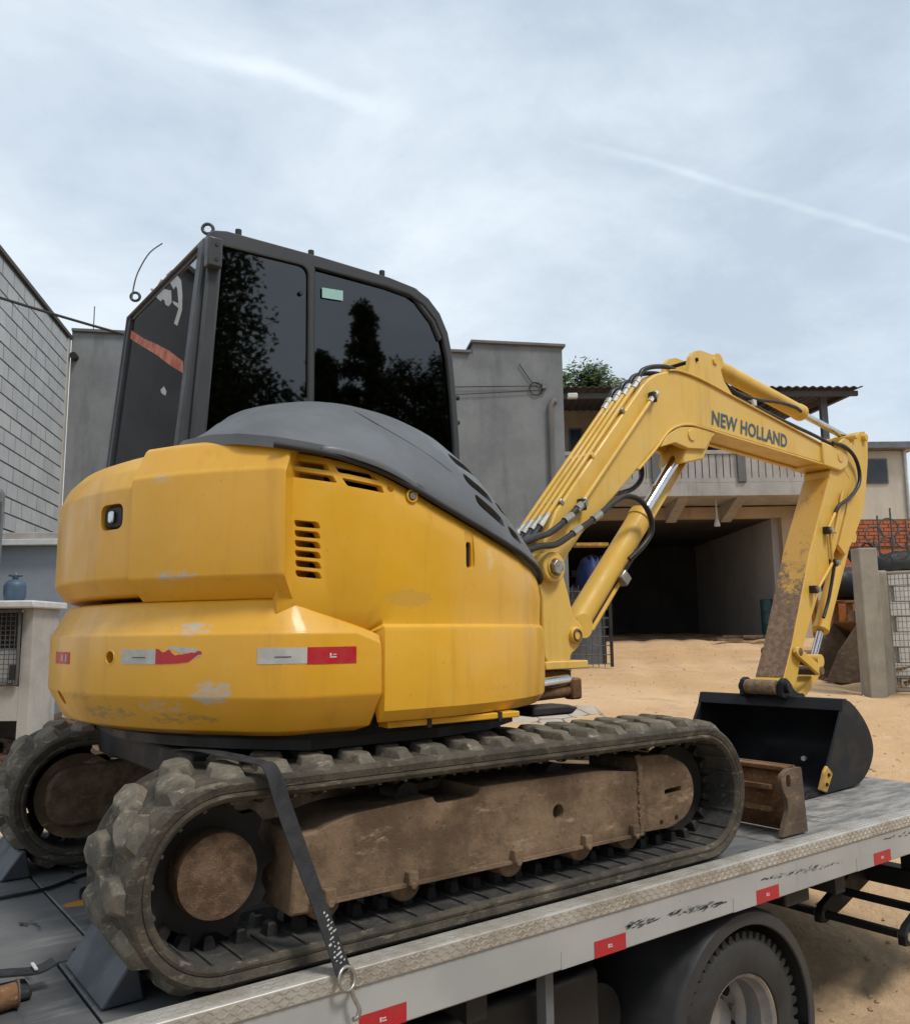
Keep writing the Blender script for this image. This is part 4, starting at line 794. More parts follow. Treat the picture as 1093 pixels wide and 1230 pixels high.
for side in (-1, 1):
    fy = lambda y: y*(-side) if side > 0 else y
    ys = -1 if side < 0 else 1
    # side frame: deep box beam with a sloped top, end plates
    yA, yB = (-.925, -.66) if side < 0 else (.66, .925)
    prof = [(-.74, .165), (.66, .163), (.66, .40), (.45, .425), (-.1, .43), (-.60, .405), (-.74, .37)]
    sf = M().prism(rounded(prof, [.02, 0, 0, .05, .05, .05, .06]), XZ, yA, yB).part('track_frame', 'muddy_steel', ex, bevel=.012)
    if side < 0:
        cut(sf, [M().cyl((.236, -1.1, .305), (.236, -.85, .305), .026, 18), M().prism(rounded([(-.30, .395), (-.12, .40), (-.10, .5), (-.33, .5)], .03), XZ, -1.1, -.70)])
    ip = [(.663, .17), (.86, .165), (.96, .20), (1.005, .26), (1.005, .335), (.96, .40), (.84, .45), (.663, .455)]
    ipo = M().prism(rounded(ip, .04), XZ, yA+.012*(1 if side < 0 else 0), yB-.012*(0 if side < 0 else 1)).part('idler_plate', 'muddy_steel', ex, bevel=.01)
    if side < 0:
        cut(ipo, [M().prism(rounded([(.825, .292), (.925, .297), (.925, .317), (.825, .312)], .008), XZ, -1.1, -.86), M().cyl((.80, -1, .19), (.80, -.88, .19), .011, 10), M().cyl((.89, -1, .196), (.89, -.88, .196), .011, 10)])
        wd_ = M(); 
        for i in range(26): wd_.obox((.664+rs.uniform(-.006, .006), -.926, .17+i*.0115), (.012, 0, .002), (0, .006, 0), (-.001, 0, .0065))
        wd_.part('weld_seam', 'muddy_steel', ex, bevel=.003)
        lip = M().prism([(-.74, .168), (.66, .166), (.66, .176), (-.74, .180)], XZ, -.938, -.926).part('frame_lip', 'muddy_steel', ex)
    # idler wheel and sprocket with final drive hub
    ym = (yA+yB)/2
    M().cyl((AX, ym-.03, ZC), (AX, ym+.03, ZC), .17, 36).part('idler_wheel', 'chassis_black', ex, smooth=40)
    sp_ = [];
    for i in range(40): a = math.tau*i/40; r = RI-.006 if i % 4 < 2 else RI-.034; sp_.append((-AX+r*math.cos(a), ZC+r*math.sin(a)))
    M().prism(sp_, XZ, ym-.022, ym+.022).part('sprocket', 'chassis_black', ex)
    hubr = [(.118, 0), (.12, -.01), (.115, -.028), (.102, -.034)]
    def hub(y, r, th, name, mat):
        M().loft([[Vector((-AX+rr_*math.cos(math.tau*i/40), yy, ZC+rr_*math.sin(math.tau*i/40))) for i in range(40)] for rr_, yy in ((r*1.02, y-ys*th), (r*1.02, y-ys*.012), (r, y), (r*.5, y+ys*.002))]).part(name, mat, ex, smooth=35)
    hub(.70*ys, .165, .06, 'drive_housing', 'muddy_steel'); hub(.895*ys, .112, .17, 'final_drive_hub', 'rusty_hub')
    if side > 0:
        # motor cover facing inwards, the one seen under the house
        M().prism(rounded([(-1.13, .17), (-.55, .19), (-.55, .42), (-1.13, .41)], .11, 8), XZ, .60, .72).part('motor_cover', 'rusty_hub', ex, bevel=.015)
    M().prism([(-.80, .15), (-.66, .145), (-.64, .30), (-.68, .375), (-.78, .37)], XZ, ym-.13*1, ym+.132).part('frame_bracket', 'muddy_steel', ex, bevel=.01)
    for x in (-.684, -.398, .027, .36, .614):
        ro = M().cyl((x, ym-.115, .172), (x, ym+.115, .172), .056, 24).part('track_roller', 'muddy_steel', ex, smooth=40, bevel=.006)
        M().cyl((x, ys*.93-.0, .172), (x, ys*.955, .172), .012, 8).obox((x, ys*.937, .192), (.018, 0, 0), (0, .014, 0), (0, 0, .02)).part('roller_bolt', 'muddy_steel', ex, bevel=.004)
    for x in (-.35, .3): M().cyl((x, ym-.05, .415), (x, ym+.05, .415), .045, 20).part('carrier_roller', 'chassis_black', ex, smooth=40)
M().box((-.5, -.655, .22), (.5, .655, .42)).part('car_body', 'muddy_steel', ex, bevel=.04)
M().prism([(-.95, .47), (-.3, .43), (-.3, .58), (-.95, .57)], XZ, -.52, .56).part('gap_filler', 'chassis_black', ex, bevel=.01)  # black block added to darken the gap above the far track
M().cyl((0, 0, .42), (0, 0, .60), .5, 48).part('swing_bearing', 'chassis_black', ex, smooth=40)
# dozer blade
bl = M(); bp = []
for i in range(9): t = i/8; bp.append((1.79-.055*math.sin(math.pi*t)+.0*t, .008+.30*t))
bl.prism(bp+[(x+.02, z) for x, z in reversed(bp)], XZ, -.86, .86).part('dozer_blade', 'rusty_steel', ex, smooth=40)
M().box((1.735, -.86, .285), (1.83, .86, .305)).part('blade_lip', 'rusty_steel', ex, bevel=.004)
for y in (-.89, .865):
    pl = M().prism(rounded([(1.64, .008), (1.85, .008), (1.83, .30), (1.72, .30), (1.665, .275), (1.66, .22), (1.70, .17), (1.705, .12)], [.005, .005, .01, .02, .03, .03, .02, .02]), XZ, y, y+.024).part('blade_end_plate', 'brown_scrap', ex, bevel=.004)
    if y < 0: cut(pl, [M().prism(rounded([(1.70, .215), (1.735, .215), (1.735, .275), (1.70, .275)], .017), XZ, -1, -.8)])
for y in (-.35, .35): M().prism([(.5, .22), (1.74, .09), (1.74, .20), (.5, .34)], XZ, y-.05, y+.05).part('blade_arm', 'muddy_steel', ex, bevel=.01)
for z in (.1, .2): M().box((1.70, -.8, z), (1.75, -.45, z+.02)).part('blade_rib', 'rusty_steel', ex)

# ---- house (upper structure): plan curve with outward normals
def arc(a0, a1, n, r=1.245): return [Vector((r*math.cos(R_(a0+(a1-a0)*i/n)), r*math.sin(R_(a0+(a1-a0)*i/n)))) for i in range(n+1)]
SIDE = [Vector(p) for p in ((-.84, -.93), (-.67, -.9385), (-.5, -.945), (-.35, -.943), (-.2, -.935), (-.07, -.913), (.05, -.88), (.18, -.83), (.3, -.765), (.38, -.705), (.45, -.64), (.52, -.565), (.58, -.485), (.64, -.4), (.69, -.3), (.73, -.15), (.74, 0.1), (.74, .5))]
def normals(P):
    N = []
    for i in range(len(P)):
        t = (P[min(i+1, len(P)-1)]-P[max(i-1, 0)]).normalized(); N.append(Vector((t.y, -t.x)))     # right-hand side of travel = outward
    return N
def sweep(P, prof, name, mat, sm=25, bev=0, keep=0, rnd=True):
    N = normals(P); rings = []
    for k in range(1, keep+1): N[-k] = N[-keep-1]
    for i, (p, nrm) in enumerate(zip(P, N)):
        pr = prof(i, p) if callable(prof) else prof; pr = rounded(pr, .006, 2) if rnd else pr; rings.append([Vector((p.x-nrm.x*a, p.y-nrm.y*a, z)) for a, z in pr])
    return M().loft(rings).part(name, mat, ex, smooth=sm, bevel=bev)
low = arc(128, 219, 27)
_a, _b, _c = low[-1].copy(), Vector((-.862, -.952)), Vector((-.72, -.940))
low += [_a*(1-t)**2+_b*2*t*(1-t)+_c*t*t for t in (.15, .3, .45, .6, .75, .88, 1.)]+[ Vector((-.60, -.944)), Vector((-.55, -.946)), Vector((-.515, -.946)), Vector((-.503, -.935)), Vector((-.498, -.915))]
N_ = normals(low)
if N_[15].dot(low[15]) < 0:
    _n = normals
    normals = lambda P: [-v for v in _n(P)]
def lowprof(i, p):
    zt = 1.047
    if p.y < -.90 and p.x > -.9: zt = 1.047-.115*max(0, (p.x+.86)/.36)**1.25
    if p.x > -.51: zt -= .03
    k = max(0, min(1, (zt-.94)/.107)); zc = min(.94, zt-.03)
    return [(.12, .636), (.055, .655), (.014, .73), (0, .755), (0, zc), (.006, zc+.008), (.045*k+.008, zt-.006), (.06*k+.02, zt), (.28, zt), (.28, .636)]
PLAN0 = arc(128, 227.9, 30)+SIDE
cw = sweep(low, lowprof, 'counterweight', 'yellow_weight', 40, keep=2)
# tie-down holes in the weight
def plan_at(px, py, P=None):
    d = ray(px, py); best = None; P = P or PLAN0
    for a, b in zip(P, P[1:]):
        e_ = b-a; det = d.x*(-e_.y)+e_.x*d.y
        if abs(det) < 1e-9: continue
        rx, ry = a.x-CAM.x, a.y-CAM.y; t = (rx*(-e_.y)+e_.x*ry)/det; s = (d.x*ry-d.y*rx)/det
        if -1e-6 <= s <= 1+1e-6 and t > 0 and (best is None or t < best[0]): nn_ = Vector((e_.y, -e_.x)).normalized(); best = (t, CAM+d*t, nn_ if nn_.dot(a+b) > 0 else -nn_)
    return best[1], best[2].to_3d()
cuts = []
for px, py, r in ((132, 790, .02), (70, 838, .024)):
    p, nn_ = plan_at(px, py); cuts.append(M().cyl(p+nn_*.1, p-nn_*.05, r, 18))
cut(cw, cuts)
for px, py, r in ((132, 790, .02),):
    p, nn_ = plan_at(px, py); M().torus(p-nn_*.002, nn_, r+.002, .004, 22, 6).part('hole_rim', 'yellow_weight', ex, smooth=60)
SPL = 202.6
doorP = arc(128, SPL-.25, 24); doorprof = [(.06, 1.062), (.04, 1.07), (0, 1.12), (0, 1.41), (.028, 1.475), (.07, 1.52), (.13, 1.547), (.30, 1.562), (.30, 1.062)]
doorprof = [(a+.005, z) for a, z in doorprof]
door = sweep(doorP, doorprof, 'engine_door', 'yellow_weight', 40)
midP = arc(SPL, 228.2, 5, 1.249)
midP = [p for p in midP[:-1]]+[Vector((-.862, -.912)), Vector((-.846, -.929)), Vector((-.838, -.930)), Vector((-.833, -.922))]
MN = len(midP)
mid = sweep(midP, lambda i, p: (lambda d_: [(.062, 1.044), (0, 1.112), (0, 1.43-d_*.4), (.008, 1.442-d_*.5), (.048, 1.528-d_), (.06, 1.54-d_), (.085, 1.548-d_), (.30, 1.565-d_), (.30, 1.044)])((0, .006, .016, .03)[max(0, i-MN+4)]), 'weight_cover', 'yellow_weight', 40, 0, 4)
# lamp in the engine door
pL, nL = plan_at(132, 621); tL = Vector((nL.y, -nL.x, 0)); tL = tL if tL.dot(rt) > 0 else -tL
def on_face(p, n, pts, a, b, tdir=None):
    t_ = tdir or tL; return M().loft([[p+t_*u+Vector((0, 0, v))+n*a for u, v in pts], [p+t_*u+Vector((0, 0, v))+n*b for u, v in pts]])
lo = rounded([(-.062, -.042), (.062, -.042), (.062, .042), (-.062, .042)], .03, 5); li = [(u*.86, v*.84) for u, v in lo]
cut(door, [on_face(pL, nL, lo, -.045, .05)])
on_face(pL, nL, li, -.04, -.012).part('latch_bezel', 'black_steel', door, bevel=.006)
on_face(pL, nL, rounded([(-.015, -.02), (.015, -.02), (.015, .02), (-.015, .02)], .012), -.012, .0).part('latch_lock', 'chrome', door, bevel=.004)
# side panel with vents
EDGE = [(-.90, 1.49), (-.836, 1.486), (-.685, 1.477), (-.508, 1.442), (-.377, 1.395), (-.203, 1.326), (.02, 1.257), (.18, 1.217), (.318, 1.181), (.5, 1.145), (.60, 1.13), (.8, 1.12)]
def interp(T, x):
    if x <= T[0][0]: return T[0][1]
    for (a, va), (b, vb) in zip(T, T[1:]):
        if x <= b: return va+(vb-va)*(x-a)/(b-a)
    return T[-1][1]
def zedge(x): return sum(interp(EDGE, x+k) for k in (-.06, -.03, 0, .03, .06))/5
pan = []
for a, b in zip(SIDE[:-3], SIDE[1:-2]):
    for k in range(3): pan.append(a.lerp(b, k/3))
pan.append(SIDE[-3])
def panprof(i, p):
    zt = zedge(p.x)+.014; zf = .885 if p.x < -.52 else .662; proud = .0 if p.x > -.52 else .09; pr2 = min(proud, .05)
    zz_ = [(.045, .662), (.03, .666), (.004+proud, .70), (proud, .76), (proud, .90 if proud else .945), (.004+proud, .915 if proud else .958), (.016+pr2, .968-.04*(proud > 0)), (.018+pr2*.4, .985-.03*(proud > 0)), (.014, 1.05-.04*(proud > 0)), (.012, max(1.08, zt-.10)), (.02, zt-.03), (.034, zt-.004), (.046, zt), (.05, zt-.01), (.05, .662)]
    ei = .032*max(0, min(1, (-.6-p.x)/.2)); return [(a+ei, max(z, zf+.001*k)) for k, (a, z) in enumerate(zz_)]
sp_o = sweep(pan, panprof, 'side_panel', 'yellow_panel', 35, rnd=False)
def quadcut(px_poly, y=-.935, a=-1.02, b=-.80, rnd=.006):
    pts = [(lambda P: (P.x, P.z))(onp(x, yy, 1, y)) for x, yy in px_poly]; return M().prism(rounded(pts, rnd, 3), XZ, a, b)
cts = [quadcut([(348, 546), (399, 555), (402, 564), (350, 553.5)]), quadcut([(350, 559), (405, 570), (409, 579), (356, 569)]), quadcut([(407, 557.5), (452, 568), (457, 577), (411, 566)]), quadcut([(414, 572.5), (460, 583), (463, 592), (420, 583)])]
for k in range(6): cts.append(quadcut([(361+.3*k, 622+12.2*k), (388+.3*k, 625.5+12.2*k), (391+.3*k, 634+12.2*k), (363+.3*k, 630.5+12.2*k)], rnd=.008))
lat = rounded([(-.022, -.07), (.022, -.07), (.022, .07), (-.022, .07)], .021, 5); pT, nT = plan_at(568, 659); tT = Vector((-nT.y, nT.x, 0)); tT = tT if tT.x > 0 else -tT
cts.append(on_face(pT-nT*.014, nT, lat, -.007, .06, tT))
for px, py, r in ((473, 585, .014), (522, 606, .014)): p, n_ = plan_at(px, py); cts.append(M().cyl(p+n_*.05, p-n_*.028, r, 14))
cut(sp_o, cts); cut(sp_o, [on_face(pT-nT*.014+Vector((0, 0, -.02)), nT, rounded([(-.013, -.045), (.013, -.045), (.013, .045), (-.013, .045)], .012), -.12, .06, tT)])
on_face(pT-nT*.014+Vector((0, 0, -.02)), nT, rounded([(-.0125, -.0445), (.0125, -.0445), (.0125, .0445), (-.0125, .0445)], .012), -.024, -.016, tT).part('slot_backing', 'opening_shade', sp_o)  # black plate, shade of the slot put into its colour
p, n_ = plan_at(498, 595); M().cyl(p-n_*.03, p-n_*.008, .013, 6).part('panel_bolt', 'zinc', sp_o); M().torus(p-n_*.014, n_, .019, .004, 20, 6).part('bolt_cup', 'yellow_panel', sp_o, smooth=50)
# black core added to keep light out of the vents, and base frame
corP = [Vector((p.x*.86, p.y*.86)) for p in low[3:30]]+[Vector((-.7, -.83)), Vector((-.2, -.82)), Vector((.1, -.74)), Vector((.35, -.58)), Vector((.5, -.4)), Vector((.58, -.2)), Vector((.6, .3)), Vector((.6, .8)), Vector((-.5, .85))]
M().loft([[Vector((p.x, p.y, z)) for p in corP] for z in (.62, 1.12)]).part('vent_core', 'opening_shade', ex)
M().loft([[Vector((p.x*s, p.y*s, z)) for p in corP] for z, s in ((.585, .97), (.618, .97))]).part('revolving_frame', 'chassis_black', ex)
M().box((-.45, -.885, .640), (.10, -.80, .6615)).part('frame_rail', 'yellow_panel', ex, bevel=.004)
M().prism([(-.9, 1.13), (.0, 1.13), (-.2, 1.22), (-.45, 1.34), (-.9, 1.38)], XZ, -.80, .85).part('upper_core', 'opening_shade', ex)  # black filler above the core, added to keep the vents dark
for i in range(2): M().box((-.30+.3*i, -.89, .632), (-.285+.3*i, -.86, .664)).part('frame_gusset', 'chassis_black', ex)
M().prism([(.40, .60), (.62, .60), (.66, .625), (.60, .64), (.40, .64)], XZ, -.62, -.50).part('step_pad', 'black_rubber', ex, bevel=.01)

# ---- grey plastic hood over the right side
CREST = [(-1.02, 1.555), (-.95, 1.615), (-.87, 1.675), (-.775, 1.718), (-.6, 1.765), (-.449, 1.779), (-.269, 1.771), (-.076, 1.735), (.108, 1.66), (.301, 1.524), (.459, 1.375), (.56, 1.25), (.66, 1.17), (.76, 1.13)]
YED = [(-1.02, -.56), (-.98, -.68), (-.93, -.80), (-.86, -.89), (-.84, -.912)]+[(p.x, p.y+.012) for p in SIDE[1:16]]
def yedge(x): return interp(YED, x)
def hz(x, y):
    ye = yedge(x); xx = x-.62*max(0, y+.55)*max(0, min(1, (-x-.35)/.3)); c = (interp(CREST, xx-.04)+interp(CREST, xx)+interp(CREST, xx+.04))/3-.006; ze = zedge(x)+.026 if x > -.84 else 1.55+(zedge(-.84)+.026-1.55)*max(0, min(1, (x+.98)/.14)); ze = min(ze, c-.01)
    span = max(.05, min(.50, -.12-ye)*.92); t = max(0, min(1, (y-ye)/span)); s = math.sin(t*math.pi/2)**.82
    cre = .028*math.exp(-((y-(ye+.16+.06*math.sin(x*2)))/.03)**2)*0
    return ze+(c-ze)*s-(.03 if y > -.16 else 0)*0+cre
xsx = [-1.02+.0216*i for i in range(81)]; nv = 22; top = []; bot = []
for x in xsx:
    ye = yedge(x)+.001
    for j in range(nv+1):
        y = ye+(-.10-ye)*(j/nv)**1.25; z = hz(x, y); lip = 0
        if j == 0: z -= 0
        top.append(Vector((x, y, z+.012))); bot.append(Vector((x, y, z-.022)))
nx = len(xsx); w_ = nv+1; hd = M(); hd.v = top+bot; o_ = len(top); ff = []
for i in range(nx-1):
    for j in range(nv): a = i*w_+j; ff.append((a, a+1, a+w_+1, a+w_)); ff.append((o_+a, o_+a+w_, o_+a+w_+1, o_+a+1))
for i in range(nx-1): a = i*w_; ff.append((a, a+w_, o_+a+w_, o_+a)); a = i*w_+nv; ff.append((a+w_, a, o_+a, o_+a+w_))
for j in range(nv): a = j; ff.append((a+1, a, o_+a, o_+a+1)); a = (nx-1)*w_+j; ff.append((a, a+1, o_+a+1, o_+a))
hd.f = ff; hood = hd.part('hood', 'dark_plastic', ex, smooth=32)
def hood_hit(px, py):
    d = ray(px, py); t = 2.0
    while t < 6:
        P = CAM+d*t
        if -1.0 < P.x < .75 and P.y > yedge(P.x) and P.y < -.1 and P.z < hz(P.x, P.y)+.012: return P
        t += .004
    return CAM+d*3.4
def hslot(a, b, wdt):
    A, B = hood_hit(*a), hood_hit(*b); T = (B-A); L = T.length; T.normalize(); N = Vector((-(hz(A.x+.02, A.y)-hz(A.x-.02, A.y))/.04, -(hz(A.x, A.y+.02)-hz(A.x, A.y-.02))/.04, 1)).normalized(); S = N.cross(T).normalized(); c = (A+B)/2
    pts = rounded([(-L/2, -wdt), (L/2, -wdt), (L/2, wdt), (-L/2, wdt)], wdt*.9, 4); return M().loft([[c+T*u+S*v+N*k for u, v in pts] for k in (-.09, .09)])
slots = [((541, 550), (576, 576), .034), ((583, 582), (600, 596), .030), ((557, 573), (590, 601), .034), ((597, 608), (613, 622), .030), ((571, 598), (605, 629), .032), ((611, 636), (625, 650), .028)]
for s_ in slots: cut(hood, [hslot(*s_)])
M().loft([[Vector((x, y, z)) for x, y in ((-.3, -.72), (.25, -.62), (.52, -.40), (.58, -.14), (-.3, -.14))] for z in (1.1, 1.13)]).part('hood_inner', 'opening_shade', ex)
rim = M(); P = []
for i in range(60): x = -.86+1.42*i/59; ye = yedge(x); P.append(Vector((x, ye-.004, hz(x, ye)+.006)))
rim.tube([p-Vector((0, 0, .018)) for p in P], .010, 8).part('hood_seal', 'black_rubber', hood, smooth=60)
gx = [-.72+.36*i/24 for i in range(25)]; rr = []
for i, x in enumerate(gx):
    k = math.sin(math.pi*i/24)**.5; ye = yedge(x); zb_ = hz(x, ye)+.0; h_ = .004+.034*k; d_ = .004+.016*k; rr.append([Vector((x, ye+.02, zb_-.006)), Vector((x, ye-d_, zb_-.008)), Vector((x, ye-d_-.002, zb_+.004)), Vector((x, ye-d_*.6, zb_+h_*.7)), Vector((x, ye+.012, zb_+h_)), Vector((x, ye+.05, zb_+h_*.9))])
M().loft(rr).part('hood_grip', 'dark_plastic', hood, smooth=50)
# moulded crease running down the hood
cp = [hood_hit(x, y) for x, y in ((425, 494), (450, 508), (475, 522), (500, 537), (525, 554), (542, 567))]
M().tube([p+Vector((0, -.001, .001)) for p in cp], [.001, .004, .005, .005, .004, .001], 8, smooth_path=4).part('hood_crease', 'dark_plastic', hood, smooth=60)

# ---- cab
YR, YL = -.10, .95
outer = [(-.90, 1.42), (-.885, 1.6), (-.81, 2.47), (-.80, 2.515), (-.775, 2.54), (-.72, 2.552), (-.3, 2.556), (.05, 2.55), (.19, 2.535), (.27, 2.50), (.335, 2.44), (.38, 2.355), (.405, 2.25), (.425, 2.05), (.441, 1.834), (.45, 1.42)]
def inset_poly(P, d):
    out = []; N = len(P)
    for i in range(N):
        a, p, b = Vector(P[i-1]), Vector(P[i]), Vector(P[(i+1) % N]); n1_ = (p-a).normalized(); n2_ = (b-p).normalized(); na = Vector((n1_.y, -n1_.x)); nb = Vector((n2_.y, -n2_.x)); nn2 = (na+nb); nn2 = nn2/max(.3, nn2.length_squared/2) if nn2.length > 1e-6 else na
        out.append(tuple(p+nn2*d*.5*2 if False else p+nn2*d/1.0))
    return out
wR = rounded([(-.832, 1.52), (-.772, 2.488), (-.352, 2.500), (-.342, 1.52)], [.02, .04, .05, .02], 5)
wF = [(-.322, 1.52), (-.328, 2.502), (.04, 2.505), (.165, 2.495), (.245, 2.462), (.308, 2.405), (.35, 2.33), (.376, 2.23), (.397, 2.04), (.412, 1.83), (.42, 1.52)]
cab = M().prism(outer, XZ, YR, YR+.05).part('cab', 'cab_frame', ex, bevel=.012)
cut(cab, [M().prism(wR, XZ, YR-.1, YR+.2), M().prism(wF, XZ, YR-.1, YR+.2)])
def inset2(P, c, k): return [(c[0]+(x-c[0])*k, c[1]+(z-c[1])*k) for x, z in P]
p1 = M().prism(inset2(wR, (-.56, 2.0), 1.02), XZ, YR+.012, YR+.018).part('window_pane', 'tinted_glass', cab)
p2 = M().prism(inset2(wF, (.02, 2.0), 1.02), XZ, YR+.020, YR+.026).part('window_pane', 'tinted_glass', cab)
seal = M().tube([XZ(x, z, YR+.006) for x, z in wR+[wR[0]]], .007, 6); seal.part('window_seal', 'black_rubber', cab, smooth=60)
seal = M().tube([XZ(x, z, YR+.006) for x, z in wF+[wF[0]]], .006, 6); seal.part('window_seal', 'black_rubber', cab, smooth=60)
mint = [onp(x, y, 1, YR+.011) for x, y in ((387, 345), (412, 349), (412, 361), (387, 357))]; M().loft([[p+Vector((0, 0, 0)) for p in mint], [p+Vector((0, .0006, 0)) for p in mint]]).part('sticker', 'sticker_mint', p2)
for px, py in ((361, 352), (287, 401), (366, 481)): q_ = onp(px, py, 1, YR+.01); M().cyl(q_, q_+Vector((0, -.012, 0)), .01, 10).part('window_latch', 'black_rubber', p1)
lf = M().prism(outer, XZ, YL-.05, YL).part('cab_side_frame', 'cab_frame', ex, bevel=.012); cut(lf, [M().prism(wR, XZ, YL-.2, YL+.2), M().prism(wF, XZ, YL-.2, YL+.2)])
M().prism(inset2(wR, (-.56, 2.0), 1.02), XZ, YL-.02, YL-.014).part('window_pane', 'tinted_glass', lf); M().prism(inset2(wF, (.02, 2.0), 1.02), XZ, YL-.03, YL-.024).part('window_pane', 'tinted_glass', lf)
rfp = [p for p in outer[3:12]]; roof = M().prism(rfp+[(x-.0 if x < .2 else x-.045, z-.05) for x, z in reversed(rfp)], XZ, YR+.004, YL-.004).part('cab_roof', 'cab_frame', ex, smooth=30, bevel=.006)
M().prism([(.402, 1.42), (.405, 1.8), (.385, 2.05), (.36, 2.27), (.355, 2.27), (.378, 2.05), (.398, 1.8), (.395, 1.42)], XZ, YR+.052, YL-.052).part('windscreen', 'tinted_glass', ex)
M().box((-.88, YR+.052, 1.40), (.43, YL-.052, 1.45)).part('cab_floor', 'chassis_black', ex)
# rear of the cab leans: frame and glass
def RX(y, z, o): return Vector((-.81-(2.5-z)*.0835-o, y, z))
rfm = M().prism([(YR+.004, 1.44), (YL-.004, 1.44), (YL-.004, 2.50), (YR+.004, 2.50)], RX, -.045, .004).part('cab_rear_frame', 'cab_frame', ex, bevel=.006)
rw_ = rounded([(YR+.06, 1.5), (YL-.02, 1.5), (YL-.02, 2.486), (YR+.06, 2.486)], .03, 5); cut(rfm, [M().prism(rw_, RX, -.2, .2)])
rp = M().prism(inset2(rw_, (.45, 2.0), 1.02), RX, -.022, -.016).part('window_pane', 'tinted_glass', rfm)
cp_ = M().prism([(-.862, 1.46), (-.80, 1.46), (-.742, 2.46), (-.80, 2.46)], XZ, YR-.028, YR-.001).part('corner_post', 'cab_frame', cab, bevel=.01)
M().obox((-.79, YR-.045, 2.42), (.03, 0, .0), (0, .022, 0), (0, 0, .06)).part('hinge_block', 'cab_frame', cab, bevel=.006)
for z in (2.39, 2.45): M().cyl((-.785, YR-.066, z), (-.785, YR-.07, z), .008, 8).part('hinge_bolt', 'black_rubber', cab)
def rear_pix(x, y, o=-.0155):
    d = ray(x, y); n_ = Vector((1, 0, -.0835)); p0 = RX(0, 2.5, o); t = (p0-CAM).dot(n_)/d.dot(n_); return CAM+d*t
def rear_decal(pts, name, mat):
    P = [rear_pix(x, y) for x, y in pts]; return M().loft([P, [p+Vector((-.0008, 0, 0)) for p in P]]).part(name, mat, rp)
cv_ = lambda L: [(130+x/8.41, 270+y/8.41) for x, y in L]
rear_decal([(152, 391), (160, 398), (172, 406), (188, 413), (203, 421), (216, 431), (220, 434), (220, 448), (205, 439), (188, 426), (168, 414), (153, 404)], 'orange_stripe', 'orange_vinyl')
rear_decal(cv_([(585, 505), (640, 452), (672, 470), (738, 560), (750, 700), (747, 860), (700, 1018), (666, 995), (712, 842), (660, 795), (655, 768), (712, 792), (700, 650), (688, 615), (662, 650)]), 'letter', 'sticker_white')
rear_decal(cv_([(425, 650), (445, 638), (492, 690), (500, 605), (535, 545), (558, 560), (550, 640), (600, 655), (637, 662), (642, 780), (612, 822), (580, 805), (570, 762), (548, 748), (535, 772), (500, 742)]), 'letter', 'sticker_white')
rear_decal(cv_([(788, 322), (838, 316), (838, 372)]), 'letter', 'sticker_white')
rear_decal([(193, 468), (197, 464), (200, 470), (199, 475), (194, 472)], 'sticker', 'sticker_white')
# roof rings, studs, aerial
for x, y in ((-.77, -.02), (-.80, .86), (.25, .0)):
    z = 2.548 if x < 0 else 2.525; M().torus((x, y, z+.03), (0.5, 1, 0), .021, .007, 20, 8).part('lifting_eye', 'cab_frame', roof, smooth=60)
for x in (-.66, -.33, .03): M().cyl((x, YR+.03, 2.55), (x, YR+.03, 2.585), .013, 10).part('roof_stud', 'black_rubber', roof)
for z in (2.05, 1.93): M().cyl((.425, YR+.02, z), (.452, YR+.02, z), .012, 10).part('hinge_stud', 'black_rubber', cab)
an = [onp(x, y, 1, .84) for x, y in ((158, 360), (162, 338), (168, 322), (180, 303), (195, 292))]; M().tube(an, .0035, 6, smooth_path=4).part('aerial', 'wire_dark', roof, smooth=60)
# seat inside
M().box((-.45, .2, 1.45), (.05, .7, 1.75)).part('seat', 'black_rubber', ex, bevel=.04); M().prism([(-.50, 1.7), (-.38, 1.7), (-.48, 2.25), (-.58, 2.25)], XZ, .22, .68).part('seat_back', 'black_rubber', ex, bevel=.03)
M().box((-.88, YR+.06, 1.45), (-.6, YL-.06, 1.62)).part('rear_shelf', 'chassis_black', ex)

# ---- reflective stickers on the weight (follow its curve)
def along(px0, px1, py, n=8):
    out = []
    for i in range(n+1): p, nn_ = plan_at(px0+(px1-px0)*i/n, py, low); out.append((p.to_2d(), nn_))
    return out
def sticker(px0, px1, py, z0, z1, mat, name, jag=None, off=.0012):
    S = along(px0, px1, py, 14 if jag else 8); rings = []
    for i, (p, nn_) in enumerate(S):
        zt = z1; zb = z0
        if jag: zt = z0+(z1-z0)*jag[min(i, len(jag)-1)][1]; zb = z0+(z1-z0)*jag[min(i, len(jag)-1)][0]
        a = Vector((p.x, p.y, 0))+nn_*off; b = Vector((p.x, p.y, 0))-nn_*.006; rings.append([a+Vector((0, 0, zb)), a+Vector((0, 0, zt)), b+Vector((0, 0, zt)), b+Vector((0, 0, zb))])
    return M().loft(rings).part(name, mat, cw)
sticker(146, 187, 788, .853, .898, 'white_tape', 'pale_sticker')
sticker(187, 242, 788, .853, .900, 'red_tape', 'red_sticker', [(0, 1), (0, .95), (0, .75), (.02, .8), (.02, .95), (.03, .7), (.05, .55), (.05, .62), (.1, .6), (.12, .66), (.15, .7), (.3, .75), (.45, .72), (.6, .85), (.62, .8)])
sticker(200, 242, 786, .860, .906, 'white_tape', 'torn_backing', [(.8, .9), (.7, 1), (.8, .95), (.75, 1), (.7, .95), (.6, .95), (.5, 1.), (.6, .9), (.55, .95), (.3, .9), (.3, .85), (.25, .9), (.2, .85), (.35, .8), (.4, .6)], .0006)
w2 = sticker(309, 369, 787, .853, .900, 'white_tape', 'pale_sticker'); r2 = sticker(369, 428, 788, .850, .900, 'red_tape', 'red_sticker')
